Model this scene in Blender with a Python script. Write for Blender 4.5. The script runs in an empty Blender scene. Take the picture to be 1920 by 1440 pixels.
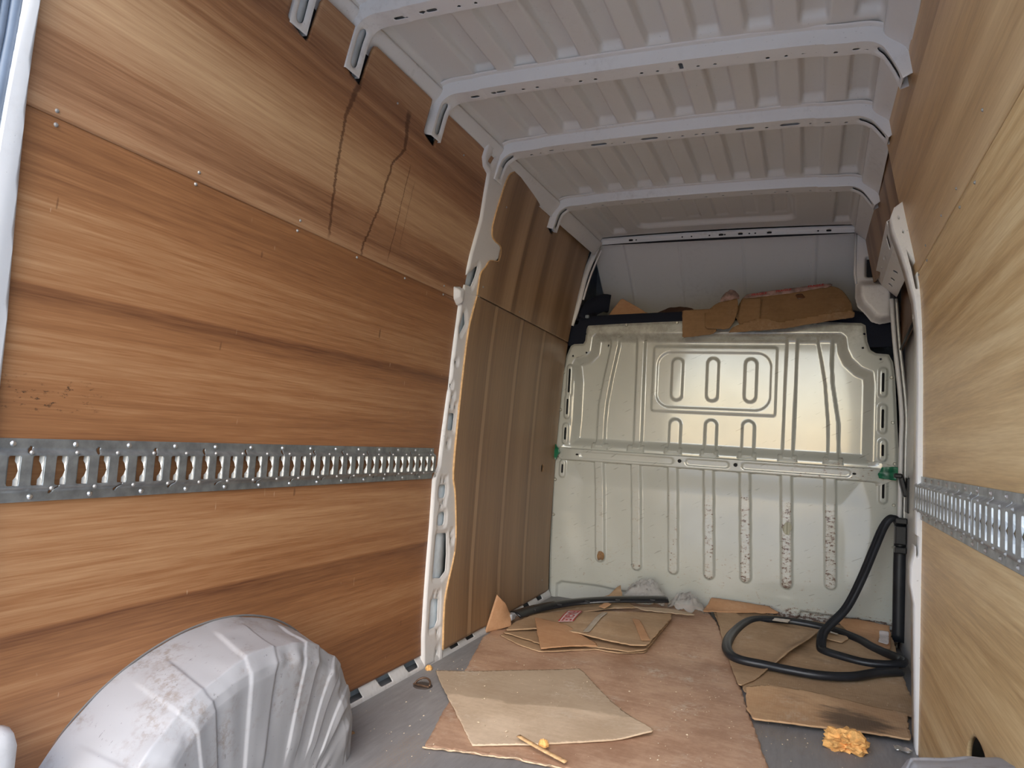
import bpy, bmesh, math, random
import numpy as np
from mathutils import Matrix, Vector

random.seed(7); RNG = np.random.default_rng(7)
SC = bpy.context.scene
COL = SC.collection

# ------------------------------------------------------------------ camera
cam_data = bpy.data.cameras.new('camera')
cam = bpy.data.objects.new('camera', cam_data); COL.objects.link(cam)
cam_data.sensor_width = 36.0
cam_data.lens = 1331.0 / 1920.0 * 36.0
cam_data.clip_start = 0.02
cam.matrix_world = Matrix((
    (0.921562, -0.028376, 0.387193, 0.465),
    (0.383136, -0.094576, -0.918837, 0.0),
    (0.062692, 0.995113, -0.076286, 0.875),
    (0, 0, 0, 1)))
SC.camera = cam

# ------------------------------------------------------------------ sky (bright overcast day outside the rear doors)
world = bpy.data.worlds.new('overcast_sky'); SC.world = world
world.use_nodes = True
bg = world.node_tree.nodes['Background']
sky = world.node_tree.nodes.new('ShaderNodeTexSky')
sky.sky_type = 'NISHITA'; sky.sun_disc = False
sky.sun_elevation = math.radians(37); sky.sun_rotation = math.radians(168)
sky.air_density = 1.0; sky.dust_density = 1.3; sky.ozone_density = 1.0
world.node_tree.links.new(sky.outputs[0], bg.inputs['Color'])
bg.inputs['Strength'].default_value = 0.5

SC.view_settings.view_transform = 'Standard'
SC.view_settings.look = 'None'
SC.view_settings.gamma = 1.0
SC.view_settings.use_curve_mapping = False
SC.view_settings.exposure = 0.65
SC.cycles.max_bounces = 12
SC.cycles.diffuse_bounces = 8

# ------------------------------------------------------------------ helpers
def link(o, parent=None):
    COL.objects.link(o)
    if parent is not None:
        o.parent = parent
    return o

def tag(o, label=None, cat=None, group=None, kind=None):
    if label: o['label'] = label
    if cat: o['category'] = cat
    if group: o['group'] = group
    if kind: o['kind'] = kind
    return o

def empty(name, loc=(0, 0, 0)):
    o = bpy.data.objects.new(name, None); COL.objects.link(o)
    o.location = loc; o.empty_display_size = 0.05
    return o

def mesh_obj(name, verts, faces, mat, parent=None, smooth=True, attr=None):
    me = bpy.data.meshes.new(name)
    me.from_pydata([tuple(map(float, v)) for v in verts], [], [tuple(map(int, f)) for f in faces])
    me.update()
    if smooth:
        me.polygons.foreach_set('use_smooth', [True] * len(me.polygons))
    if mat is not None:
        me.materials.append(mat)
    if attr is not None:
        for k, a in attr.items():
            at = me.attributes.new(k, 'FLOAT', 'POINT')
            at.data.foreach_set('value', np.asarray(a, dtype=np.float32))
    o = bpy.data.objects.new(name, me)
    link(o, parent)
    if parent is not None and parent.type == 'EMPTY':
        o.matrix_parent_inverse = Matrix.Translation(-Vector(parent.location))
    return o

def solidify(o, t, offset=-1.0):
    m = o.modifiers.new('thickness', 'SOLIDIFY'); m.thickness = t; m.offset = offset
    return o

def by_angle(o, deg=35):
    me = o.data
    bm = bmesh.new(); bm.from_mesh(me)
    a = math.radians(deg)
    for e in bm.edges:
        if len(e.link_faces) == 2:
            e.smooth = e.calc_face_angle(0) < a
    bm.to_mesh(me); bm.free()
    return o

def sstep(a, b, x):
    t = np.clip((np.asarray(x, float) - a) / (b - a), 0, 1)
    return t * t * (3 - 2 * t)

def vnoise(x, y, seed=0):
    x = np.asarray(x, float); y = np.asarray(y, float)
    xi = np.floor(x); yi = np.floor(y); xf = x - xi; yf = y - yi
    def h(a, b):
        v = np.sin(a * 127.1 + b * 311.7 + seed * 74.7) * 43758.5453
        return v - np.floor(v)
    u = xf * xf * (3 - 2 * xf); w = yf * yf * (3 - 2 * yf)
    return (h(xi, yi) * (1 - u) + h(xi + 1, yi) * u) * (1 - w) + (h(xi, yi + 1) * (1 - u) + h(xi + 1, yi + 1) * u) * w

def sd_box(U, V, cu, cv, hu, hv, r=0.0):
    a = np.abs(U - cu) - hu + r; b = np.abs(V - cv) - hv + r
    return np.hypot(np.maximum(a, 0), np.maximum(b, 0)) + np.minimum(np.maximum(a, b), 0) - r

def sd_cap(U, V, u0, v0, u1, v1, r):
    du, dv = u1 - u0, v1 - v0
    t = np.clip(((U - u0) * du + (V - v0) * dv) / (du * du + dv * dv + 1e-12), 0, 1)
    return np.hypot(U - u0 - t * du, V - v0 - t * dv) - r

def sd_poly(U, V, pts):
    pts = np.asarray(pts, float); n = len(pts)
    d = np.full(U.shape, 1e9); s = np.ones(U.shape)
    for i in range(n):
        a = pts[i]; b = pts[i - 1]
        e = b - a; wu = U - a[0]; wv = V - a[1]
        t = np.clip((wu * e[0] + wv * e[1]) / (e @ e + 1e-15), 0, 1)
        d = np.minimum(d, (wu - e[0] * t) ** 2 + (wv - e[1] * t) ** 2)
        c1 = V >= a[1]; c2 = V < b[1]; c3 = e[0] * wv > e[1] * wu
        flip = (c1 & c2 & c3) | (~c1 & ~c2 & ~c3)
        s = np.where(flip, -s, s)
    return s * np.sqrt(d)

def clip_grid(us, vs, S):
    """marching squares: cells of the grid where S<0, cut along S=0"""
    nu, nv = len(us), len(vs)
    ins = S < 0
    idx = -np.ones((nu, nv), int)
    k = np.argwhere(ins)
    idx[ins] = np.arange(len(k))
    P = [(us[i], vs[j]) for i, j in k]
    c = ins[:-1, :-1] & ins[1:, :-1] & ins[1:, 1:] & ins[:-1, 1:]
    a = np.argwhere(c)
    F = [(idx[i, j], idx[i + 1, j], idx[i + 1, j + 1], idx[i, j + 1]) for i, j in a]
    anyi = ins[:-1, :-1] | ins[1:, :-1] | ins[1:, 1:] | ins[:-1, 1:]
    cache = {}
    def cut(p, q):
        key = (p, q) if p < q else (q, p)
        if key not in cache:
            sp, sq = S[p], S[q]
            t = min(max(sp / (sp - sq), 0.02), 0.98)
            P.append((us[p[0]] * (1 - t) + us[q[0]] * t, vs[p[1]] * (1 - t) + vs[q[1]] * t))
            cache[key] = len(P) - 1
        return cache[key]
    for i, j in np.argwhere(anyi & ~c):
        cs = [(i, j), (i + 1, j), (i + 1, j + 1), (i, j + 1)]
        poly = []
        for q in range(4):
            p, r = cs[q], cs[(q + 1) % 4]
            if ins[p]: poly.append(idx[p])
            if ins[p] != ins[r]: poly.append(cut(p, r))
        if len(poly) >= 3: F.append(tuple(poly))
    return np.array(P), F

def sheet(name, us, vs, sdf, fmap, mat, parent=None, thick=0.0, offset=-1.0, flip=False, attr=None, smooth=True):
    us = np.asarray(us, float); vs = np.asarray(vs, float)
    U, V = np.meshgrid(us, vs, indexing='ij')
    S = sdf(U, V) if sdf is not None else -np.ones(U.shape)
    P, F = clip_grid(us, vs, S)
    X, Y, Z = fmap(P[:, 0], P[:, 1])
    if flip: F = [f[::-1] for f in F]
    at = {k: fn(P[:, 0], P[:, 1]) for k, fn in attr.items()} if attr else None
    o = mesh_obj(name, np.stack([X, Y, Z], 1), F, mat, parent, smooth, at)
    if thick: solidify(o, thick, offset)
    return o

def rng(a, b, step):
    return np.linspace(a, b, max(2, int(round((b - a) / step)) + 1))

def box_mesh(bm, c, s, rot=None, bevel=0.0):
    r = bmesh.ops.create_cube(bm, size=1.0)
    vs = r['verts']
    bmesh.ops.scale(bm, vec=s, verts=vs)
    if bevel:
        es = list({e for v in vs for e in v.link_edges})
        rr = bmesh.ops.bevel(bm, geom=es, offset=bevel, segments=2, affect='EDGES', profile=0.5)
        vs = list({v for f in rr['faces'] for v in f.verts} | {v for v in vs if v.is_valid})
    if rot is not None:
        bmesh.ops.rotate(bm, cent=(0, 0, 0), matrix=rot, verts=vs)
    bmesh.ops.translate(bm, vec=c, verts=vs)

def bm_obj(name, bm, mat, parent=None, smooth=False):
    me = bpy.data.meshes.new(name); bm.normal_update(); bm.to_mesh(me); bm.free()
    if smooth: me.polygons.foreach_set('use_smooth', [True] * len(me.polygons))
    me.materials.append(mat)
    o = bpy.data.objects.new(name, me); link(o, parent)
    if parent is not None and parent.type == 'EMPTY':
        o.matrix_parent_inverse = Matrix.Translation(-Vector(parent.location))
    return o

def box_obj(name, c, s, mat, parent=None, bevel=0.004, rot=None):
    bm = bmesh.new(); box_mesh(bm, c, s, rot, bevel)
    return bm_obj(name, bm, mat, parent)

def catmull(pts, n=8):
    pts = [np.array(p, float) for p in pts]
    out = []
    for i in range(len(pts) - 1):
        p0 = pts[max(i - 1, 0)]; p1 = pts[i]; p2 = pts[i + 1]; p3 = pts[min(i + 2, len(pts) - 1)]
        for k in range(n):
            t = k / n
            out.append(0.5 * ((2 * p1) + (p2 - p0) * t + (2 * p0 - 5 * p1 + 4 * p2 - p3) * t * t + (3 * p1 - p0 - 3 * p2 + p3) * t ** 3))
    out.append(pts[-1])
    return np.array(out)

def tube(name, path, section, mat, parent=None, up=(0, 0, 1), cap=True):
    """sweep a closed 2D section (a: sideways, b: up) along a path"""
    path = np.asarray(path, float); n = len(path); m = len(section)
    T = np.gradient(path, axis=0); T /= np.linalg.norm(T, axis=1)[:, None] + 1e-12
    up = np.array(up, float); V = []
    for i in range(n):
        s = np.cross(T[i], up)
        if np.linalg.norm(s) < 0.15: s = np.cross(T[i], (0, 1, 0))
        s /= np.linalg.norm(s); u = np.cross(s, T[i])
        for a, b in section: V.append(path[i] + s * a + u * b)
    F = [(i * m + k, i * m + (k + 1) % m, (i + 1) * m + (k + 1) % m, (i + 1) * m + k) for i in range(n - 1) for k in range(m)]
    if cap: F += [tuple(range(m))[::-1], tuple((n - 1) * m + k for k in range(m))]
    return mesh_obj(name, V, F, mat, parent)

def circ(r, n=10, ry=None):
    return [(r * math.cos(2 * math.pi * k / n), (ry or r) * math.sin(2 * math.pi * k / n)) for k in range(n)]

# ------------------------------------------------------------------ materials
class NT:
    def __init__(s, name):
        s.m = bpy.data.materials.new(name); s.m.use_nodes = True
        s.t = s.m.node_tree; s.b = s.t.nodes['Principled BSDF']
        s.pos = s.t.nodes.new('ShaderNodeNewGeometry').outputs['Position']
        sp = s.t.nodes.new('ShaderNodeSeparateXYZ'); s.l(s.pos, sp.inputs[0])
        s.x, s.y, s.z = sp.outputs
    def l(s, a, b): s.t.links.new(a, b)
    def val(s, sock, v):
        if hasattr(v, 'is_output'): s.l(v, sock)
        elif isinstance(v, (tuple, list)): sock.default_value = tuple(v) if len(v) != 3 or sock.type == 'VECTOR' else (*v, 1)
        else: sock.default_value = v
    def math(s, op, a, b=0.0, c=0.0, clamp=False):
        n = s.t.nodes.new('ShaderNodeMath'); n.operation = op; n.use_clamp = clamp
        s.val(n.inputs[0], a); s.val(n.inputs[1], b); s.val(n.inputs[2], c); return n.outputs[0]
    def add(s, a, b): return s.math('ADD', a, b)
    def mul(s, a, b): return s.math('MULTIPLY', a, b)
    def vec(s, x, y, z):
        n = s.t.nodes.new('ShaderNodeCombineXYZ')
        for i, v in enumerate((x, y, z)): s.val(n.inputs[i], v)
        return n.outputs[0]
    def noise(s, v, scale=1.0, detail=3.0, rough=0.55, dist=0.0):
        n = s.t.nodes.new('ShaderNodeTexNoise'); s.l(v, n.inputs['Vector'])
        n.inputs['Scale'].default_value = scale; n.inputs['Detail'].default_value = detail
        n.inputs['Roughness'].default_value = rough; n.inputs['Distortion'].default_value = dist
        return n.outputs['Fac']
    def ramp(s, f, stops, interp='LINEAR'):
        n = s.t.nodes.new('ShaderNodeValToRGB'); s.l(f, n.inputs[0]); r = n.color_ramp; r.interpolation = interp
        for k, (p, c) in enumerate(stops):
            c = (c, c, c, 1) if not isinstance(c, (tuple, list)) else (*c, 1)
            e = r.elements[k] if k < 2 else r.elements.new(p)
            e.position = p; e.color = c
        return n.outputs[0]
    def smooth(s, f, a, b):
        n = s.t.nodes.new('ShaderNodeMapRange'); n.interpolation_type = 'SMOOTHSTEP'
        s.l(f, n.inputs[0]); n.inputs[1].default_value = a; n.inputs[2].default_value = b
        return n.outputs[0]
    def mix(s, f, a, b, blend='MIX'):
        n = s.t.nodes.new('ShaderNodeMix'); n.data_type = 'RGBA'; n.blend_type = blend
        s.val(n.inputs[0], f); s.val(n.inputs[6], a); s.val(n.inputs[7], b); return n.outputs[2]
    def attr(s, name):
        n = s.t.nodes.new('ShaderNodeAttribute'); n.attribute_name = name; return n.outputs['Fac']
    def bump(s, h, strength=0.3, dist=0.002):
        n = s.t.nodes.new('ShaderNodeBump'); n.inputs['Strength'].default_value = strength; n.inputs['Distance'].default_value = dist
        s.l(h, n.inputs['Height']); s.l(n.outputs[0], s.b.inputs['Normal'])
    def out(s, color=None, rough=None, metal=None, spec=None, coat=None):
        for k, v in (('Base Color', color), ('Roughness', rough), ('Metallic', metal), ('Specular IOR Level', spec), ('Coat Weight', coat)):
            if v is not None: s.val(s.b.inputs[k], v)
        return s.m

def srgb(r, g, b):
    f = lambda c: (c / 255 / 12.92) if c / 255 <= 0.04045 else ((c / 255 + 0.055) / 1.055) ** 2.4
    return (f(r), f(g), f(b))

def mat_plain(name, col, rough=0.6, metal=0.0, var=0.12, scale=18.0, spec=0.5, coat=None):
    t = NT(name)
    n = t.noise(t.pos, scale, 4)
    c = t.mix(t.smooth(n, 0.25, 0.75), tuple(v * (1 - var) for v in col), tuple(min(1, v * (1 + var)) for v in col))
    return t.out(c, rough, metal, spec, coat)

def mat_paint(name, col, rough=0.32, dirt=0.25, dirtcol=(0.16, 0.11, 0.07), coat=0.0, fine=0.05):
    t = NT(name)
    n1 = t.noise(t.pos, 3.0, 4); n2 = t.noise(t.pos, 45.0, 5, 0.65)
    m = t.mul(t.smooth(n1, 0.45, 0.75), t.smooth(n2, 0.45, 0.7))
    m = t.mul(m, dirt)
    c = t.mix(m, col, dirtcol)
    sp = t.smooth(t.noise(t.pos, 140.0, 2), 0.70, 0.76)
    c = t.mix(t.mul(sp, fine * 6), c, tuple(v * .45 for v in dirtcol))
    r = t.add(t.mul(t.noise(t.pos, 9.0, 3), 0.12), rough - 0.06)
    return t.out(c, r, 0.0, 0.5, coat)

def mat_wood(name, along, across, stops, cd, cm, cl, amp=(0.55, 0.9, 0.5), gfac=1.0, rough=0.42, coarse=9.0, fine=55.0, extra=None, warp=0.012, spec=0.4):
    """plywood veneer: tone stops across the grain + streak noise along it"""
    t = NT(name)
    A = {'x': t.x, 'y': t.y, 'z': t.z}[along]; C = {'x': t.x, 'y': t.y, 'z': t.z}[across]
    w = t.noise(t.vec(t.mul(A, 0.8), t.mul(C, 2.5), 0.0), 1.0, 2)
    Cw = t.add(C, t.mul(t.add(w, -0.5), warp))
    lo, hi = stops[0][0], stops[-1][0]
    f = t.math('DIVIDE', t.add(Cw, -lo), hi - lo)
    tone = t.ramp(f, [((p - lo) / (hi - lo), v) for p, v in stops])
    n1 = t.noise(t.vec(t.mul(A, 0.45 * gfac), t.mul(Cw, coarse), 3.0), 1.0, 3, 0.6)
    n2 = t.noise(t.vec(t.mul(A, 1.6 * gfac), t.mul(Cw, fine), 7.0), 1.0, 4, 0.65)
    n3 = t.noise(t.vec(t.mul(A, 9.0 * gfac), t.mul(Cw, fine * 5), 1.0), 1.0, 2)
    v = t.add(tone, t.mul(t.add(n1, -0.5), amp[0]))
    v = t.add(v, t.mul(t.add(n2, -0.5), amp[1]))
    v = t.add(v, t.mul(t.add(n3, -0.5), amp[2]))
    c = t.ramp(v, [(0.0, cd), (0.5, cm), (1.0, cl)])
    if extra: c = extra(t, c)
    r = t.add(t.mul(n2, 0.2), rough - 0.1)
    t.bump(t.add(n2, t.mul(n3, 0.5)), 0.12, 0.001)
    return t.out(c, r, 0.0, spec)

# --- paint, metal, rubber
M_WHITE = mat_paint('white_van_paint', (0.72, 0.71, 0.69), 0.3, 0.22)
M_ROOF = mat_paint('roof_paint', (0.66, 0.645, 0.61), 0.38, 0.1)
M_WHITE_DIRTY = mat_paint('white_paint_dirty', (0.62, 0.62, 0.61), 0.4, 0.6, (0.22, 0.17, 0.12))
M_SKIN = mat_plain('outer_skin_paint', (0.50, 0.56, 0.60), 0.45)
M_GALV = mat_plain('galvanised_steel', (0.30, 0.32, 0.32), 0.42, 0.75, 0.25, 30)
M_GALV_TAB = mat_plain('galvanised_tab', (0.52, 0.52, 0.49), 0.4, 0.5, 0.1, 30)
M_GALV_R = mat_plain('galvanised_steel_worn', (0.42, 0.44, 0.45), 0.4, 0.7, 0.3, 24)
M_ZINC = mat_plain('zinc_screw', (0.6, 0.6, 0.58), 0.3, 0.9, 0.1)
M_DARK = mat_plain('black_gap', (0.012, 0.012, 0.014), 0.8)  # flat black that stands in for shade inside holes
M_RUBBER = mat_plain('black_rubber', (0.012, 0.014, 0.018), 0.42, 0, 0.4, 12)
M_PLASTIC = mat_plain('black_plastic', (0.010, 0.011, 0.013), 0.3)
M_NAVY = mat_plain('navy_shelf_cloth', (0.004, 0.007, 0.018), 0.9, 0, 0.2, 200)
M_TAPE_G = mat_plain('green_tape', (0.008, 0.13, 0.06), 0.35, 0, 0.35, 25)
M_FOAM = mat_plain('yellow_foam', (0.75, 0.42, 0.14), 0.9, 0, 0.3, 60)
M_FOIL = mat_plain('foil', (0.75, 0.75, 0.74), 0.3, 0.9, 0.2, 40)
M_LEAF = mat_plain('dry_leaf', (0.22, 0.12, 0.05), 0.7, 0, 0.5, 40)
M_PALE = mat_plain('pale_wood_edge', (0.62, 0.40, 0.20), 0.7, 0, 0.3, 60)
M_TORN = mat_plain('torn_board_fibre', (0.52, 0.39, 0.26), 0.8, 0, 0.5, 40)
M_REDINK = mat_plain('red_ink', (0.42, 0.025, 0.03), 0.5)
M_PAPER = mat_plain('label_paper', (0.68, 0.62, 0.60), 0.5)
M_PAPER_RED = mat_plain('fragile_tape', (0.30, 0.20, 0.175), 0.4, 0, 0.55, 30)
M_TAPE_B = mat_plain('brown_parcel_tape', (0.11, 0.045, 0.018), 0.3)
M_TAPE_C = mat_plain('clear_parcel_tape', (0.40, 0.33, 0.25), 0.25)

def mat_floor():
    t = NT('grey_floor_coating')
    n1 = t.noise(t.vec(t.mul(t.x, 2.0), t.mul(t.y, 1.2), 0.0), 1.0, 4)
    n2 = t.noise(t.vec(t.mul(t.x, 60.0), t.mul(t.y, 9.0), 0.0), 1.0, 4, 0.7)
    n3 = t.noise(t.pos, 230.0, 2)
    v = t.add(t.mul(n1, 0.6), t.mul(n2, 0.4))
    c = t.ramp(v, [(0.25, (0.14, 0.137, 0.135)), (0.55, (0.24, 0.24, 0.243)), (0.8, (0.36, 0.355, 0.35))])
    dust = t.mul(t.smooth(t.noise(t.vec(t.mul(t.x, 5.0), t.mul(t.y, 3.0), 4.0), 1.0, 4), 0.5, 0.72), t.smooth(n3, 0.45, 0.65))
    c = t.mix(t.mul(dust, 0.55), c, (0.34, 0.24, 0.14))
    return t.out(c, 0.55, 0.0, 0.4)
M_FLOOR = mat_floor()

def mat_card(name, cd, cl, corr=None, dust=0.3, wear=0.0, rough=0.7, tide=False, patch=False):
    t = NT(name)
    n1 = t.noise(t.pos, 4.0, 4); n2 = t.noise(t.pos, 60.0, 5, 0.7); n3 = t.noise(t.vec(t.mul(t.x, 14.0), t.mul(t.y, 60.0), t.mul(t.z, 60)), 1.0, 3)
    v = t.add(t.mul(n1, 0.6), t.add(t.mul(n2, 0.25), t.mul(n3, 0.2)))
    c = t.mix(t.smooth(v, 0.35, 0.72), cd, cl)
    if tide:
        q = t.add(t.add(t.y, t.mul(t.x, -.26)), t.add(-2.344, t.mul(t.add(t.noise(t.pos, 9.0, 3), -.5), .12)))
        c = t.mix(t.mul(t.smooth(q, -.012, .012), .55), c, tuple(v * .62 for v in cd))
    d = t.mul(t.smooth(t.noise(t.pos, 5.5, 5, 0.6), 0.52, 0.74), t.smooth(n2, 0.40, 0.62))
    c = t.mix(t.mul(d, dust), c, (0.62, 0.56, 0.47))
    if patch:
        q = t.add(t.math('POWER', t.mul(t.add(t.x, -.635), 7.5), 2.0), t.math('POWER', t.mul(t.add(t.y, -2.675), 10.0), 2.0))
        q = t.add(q, t.mul(t.add(t.noise(t.vec(t.mul(t.x, 9.0), t.mul(t.y, 30.0), 0.0), 1.0, 5, .65), -.5), 2.4))
        c = t.mix(t.mul(t.math('SUBTRACT', 1.0, t.smooth(q, .2, 1.1)), .75), c, (0.05, 0.042, 0.036))
    if wear:
        w = t.smooth(t.noise(t.vec(t.mul(t.x, 3.0), t.mul(t.y, 8.0), 9.0), 1.0, 4), 0.55, 0.7)
        c = t.mix(t.mul(w, wear), c, (0.035, 0.028, 0.022))
    if corr:
        n = t.t.nodes.new('ShaderNodeTexWave'); n.wave_type = 'BANDS'; n.bands_direction = corr[0]
        n.inputs['Scale'].default_value = corr[1]; t.l(t.pos, n.inputs['Vector'])
        t.bump(n.outputs['Fac'], 0.15, 0.0015)
    else:
        t.bump(n2, 0.1, 0.002)
    return t.out(c, rough, 0.0, 0.3)
M_HARDBOARD = mat_card('brown_hardboard', (0.35, 0.205, 0.13), (0.58, 0.395, 0.27), None, 0.7, 0.0, 0.5)
M_TAN = mat_card('pale_tan_hardboard', (0.50, 0.385, 0.265), (0.70, 0.57, 0.42), None, 0.5, tide=True)
M_CORR = mat_card('corrugated_cardboard', (0.34, 0.225, 0.125), (0.50, 0.345, 0.205), ('X', 40.0), 0.35, 0.35)
M_CARD = mat_card('brown_cardboard', (0.35, 0.23, 0.13), (0.50, 0.35, 0.215), None, 0.35, 0.2)
M_CARD_OR = mat_card('orange_cardboard', (0.42, 0.225, 0.115), (0.54, 0.325, 0.18), None, 0.15)
M_CARD_WET = mat_card('stained_cardboard', (0.42, 0.255, 0.135), (0.58, 0.39, 0.225), ('X', 40.0), 0.3, 0.3, patch=True)
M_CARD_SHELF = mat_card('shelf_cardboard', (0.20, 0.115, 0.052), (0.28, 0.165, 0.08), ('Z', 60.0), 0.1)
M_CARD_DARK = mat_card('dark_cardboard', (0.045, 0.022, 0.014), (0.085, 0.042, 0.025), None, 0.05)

def mat_clear():
    t = NT('clear_crumpled_plastic')
    n = t.noise(t.pos, 28.0, 3)
    t.bump(n, 0.35, 0.006)
    t.b.inputs['Transmission Weight'].default_value = 0.78
    t.b.inputs['IOR'].default_value = 1.25
    return t.out((0.85, 0.85, 0.83), 0.16, 0.0, 0.6)
M_CLEAR = mat_clear()

# ------------------------------------------------------------------ wall profiles (half width of the cargo space by height)
PZ = [0, .3, .8, 1.2, 1.45, 1.7, 1.9, 2.0, 2.1]
PL = [.845, .855, .85, .835, .815, .775, .735, .71, .68]
PR = [.797, .797, .796, .791, .779, .728, .690, .672, .655]
def profL(z): return np.interp(z, np.linspace(0, 2.1, 43), _PLs)
def profR(z): return np.interp(z, np.linspace(0, 2.1, 43), _PRs)
def _sm(v):
    zz = np.linspace(0, 2.1, 43); a = np.interp(zz, PZ, v)
    for _ in range(3): a[1:-1] = (a[:-2] + 2 * a[1:-1] + a[2:]) / 4
    return a
_PLs = _sm(PL); _PRs = _sm(PR)
def left(off):
    return lambda y, z: (-profL(z) + (off(y) if callable(off) else off), y, z)
def right(off):
    return lambda y, z: (profR(z) - (off(y) if callable(off) else off), y, z)

# ------------------------------------------------------------------ wood
def stains(t, c):
    def line(c, pts, w0, seed, zlo, zhi, amt, wob=0.016):
        f = t.math('DIVIDE', t.add(t.z, -1.40), 0.5)
        y0 = t.ramp(f, [((p[1] - 1.40) / 0.5, (p[0] - 1.5) / 0.5) for p in sorted(pts, key=lambda q: q[1])])
        n = t.noise(t.vec(seed, t.mul(t.z, 30.0), 0.0), 1.0, 6, 0.85)
        d = t.add(t.add(t.y, -1.5), t.mul(y0, -0.5))
        d = t.add(d, t.mul(t.add(n, -0.5), wob * 2))
        w = t.add(w0, t.mul(t.math('MAXIMUM', t.add(t.z, -1.72), 0.0), w0 * 9))
        m = t.math('SUBTRACT', 1.0, t.math('DIVIDE', t.math('ABSOLUTE', d), w), clamp=True)
        m = t.smooth(m, 0.0, 0.6)
        m = t.mul(m, t.mul(t.smooth(t.z, zlo - .03, zlo + .01), t.math('SUBTRACT', 1.0, t.smooth(t.z, zhi - .01, zhi + .015))))
        return t.mix(t.mul(m, amt), c, (0.07, 0.026, 0.012))
    c = line(c, [(1.612, 1.862), (1.588, 1.75), (1.593, 1.70), (1.602, 1.594), (1.623, 1.439)], 0.0075, 3.0, 1.43, 1.865, 0.7, .02)
    c = line(c, [(1.868, 1.879), (1.896, 1.78), (1.849, 1.716), (1.829, 1.56), (1.787, 1.43)], 0.007, 11.0, 1.41, 1.885, 0.7, .022)
    c = line(c, [(1.955, 1.90), (1.945, 1.69), (1.941, 1.519), (1.93, 1.43)], 0.003, 23.0, 1.44, 1.74, 0.6, 0.010)
    c = line(c, [(2.01, 1.90), (1.99, 1.69), (1.985, 1.5)], 0.003, 31.0, 1.50, 1.70, 0.35, 0.010)
    return c

def scuffs(t, c):
    # black handling scuffs above the rail, small gouges elsewhere
    m = t.smooth(t.noise(t.vec(t.mul(t.y, 45.0), t.mul(t.z, 90.0), 2.0), 1.0, 4, 0.7), 0.56, 0.66)
    reg = t.mul(t.mul(t.smooth(t.z, 0.86, 0.885), t.math('SUBTRACT', 1.0, t.smooth(t.z, 0.91, 0.95))), t.math('SUBTRACT', 1.0, t.smooth(t.y, 0.93, 1.05)))
    c = t.mix(t.mul(t.mul(m, reg), 0.9), c, (0.03, 0.018, 0.012))
    g = t.smooth(t.noise(t.vec(t.mul(t.y, 30.0), t.mul(t.z, 9.0), 5.0), 1.0, 2), 0.735, 0.765)
    c = t.mix(t.mul(g, 0.5), c, (0.08, 0.035, 0.018))
    p = t.smooth(t.noise(t.vec(t.mul(t.y, 80.0), t.mul(t.z, 14.0), 8.0), 1.0, 2), 0.74, 0.77)
    c = t.mix(t.mul(p, 0.4), c, (0.62, 0.44, 0.28))
    return c

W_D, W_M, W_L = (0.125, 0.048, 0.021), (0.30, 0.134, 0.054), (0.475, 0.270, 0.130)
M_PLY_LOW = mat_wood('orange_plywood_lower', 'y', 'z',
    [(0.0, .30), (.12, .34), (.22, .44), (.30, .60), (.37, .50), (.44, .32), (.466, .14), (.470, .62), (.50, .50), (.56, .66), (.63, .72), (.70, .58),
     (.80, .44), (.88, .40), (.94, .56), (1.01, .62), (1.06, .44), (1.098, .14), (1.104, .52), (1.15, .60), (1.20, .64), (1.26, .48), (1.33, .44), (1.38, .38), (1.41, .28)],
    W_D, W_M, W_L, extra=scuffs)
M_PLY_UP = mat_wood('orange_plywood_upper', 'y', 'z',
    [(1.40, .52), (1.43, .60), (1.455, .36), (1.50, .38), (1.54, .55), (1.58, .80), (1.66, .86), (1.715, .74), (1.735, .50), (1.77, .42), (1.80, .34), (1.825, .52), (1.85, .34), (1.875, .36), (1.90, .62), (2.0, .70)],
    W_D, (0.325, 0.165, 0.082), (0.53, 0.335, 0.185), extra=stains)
F_D, F_M, F_L = (0.12, 0.065, 0.032), (0.285, 0.172, 0.09), (0.45, 0.30, 0.175)
fs = [(2.5, .5)]
for yc in (2.79, 3.11, 3.45):
    fs += [(yc - .16, .5), (yc - .06, .36), (yc - .022, .30), (yc - .018, .72), (yc + .012, .74), (yc + .016, .28), (yc + .05, .42)]
fs += [(3.6, .55), (3.7, .4), (3.9, .5)]
M_PLY_F_LOW = mat_wood('brown_plywood_front_lower', 'z', 'y', fs, F_D, F_M, F_L, amp=(.45, .6, .3), coarse=9, warp=0.004)
M_PLY_F_UP = mat_wood('brown_plywood_front_upper', 'z', 'y',
    [(2.5, .5), (2.64, .62), (2.70, .34), (2.80, .34), (2.84, .62), (2.90, .78), (2.935, .74), (2.955, .22), (2.985, .26), (3.01, .58), (3.14, .68), (3.21, .60), (3.235, .28), (3.30, .34), (3.33, .66), (3.48, .70), (3.55, .40), (3.62, .36), (3.66, .60), (3.74, .36), (3.80, .6), (3.9, .6)],
    F_D, (0.31, 0.188, 0.10), (0.50, 0.34, 0.20), amp=(.35, .5, .25), coarse=6, warp=0.006)
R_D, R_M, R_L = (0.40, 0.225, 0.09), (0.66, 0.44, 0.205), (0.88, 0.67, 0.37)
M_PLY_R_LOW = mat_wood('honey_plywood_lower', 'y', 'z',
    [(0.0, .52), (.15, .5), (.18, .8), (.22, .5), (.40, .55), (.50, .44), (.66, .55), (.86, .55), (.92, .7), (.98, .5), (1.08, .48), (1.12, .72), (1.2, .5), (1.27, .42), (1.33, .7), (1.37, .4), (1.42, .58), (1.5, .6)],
    R_D, R_M, R_L, amp=(.6, 1.25, .5), coarse=12, fine=42)
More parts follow.
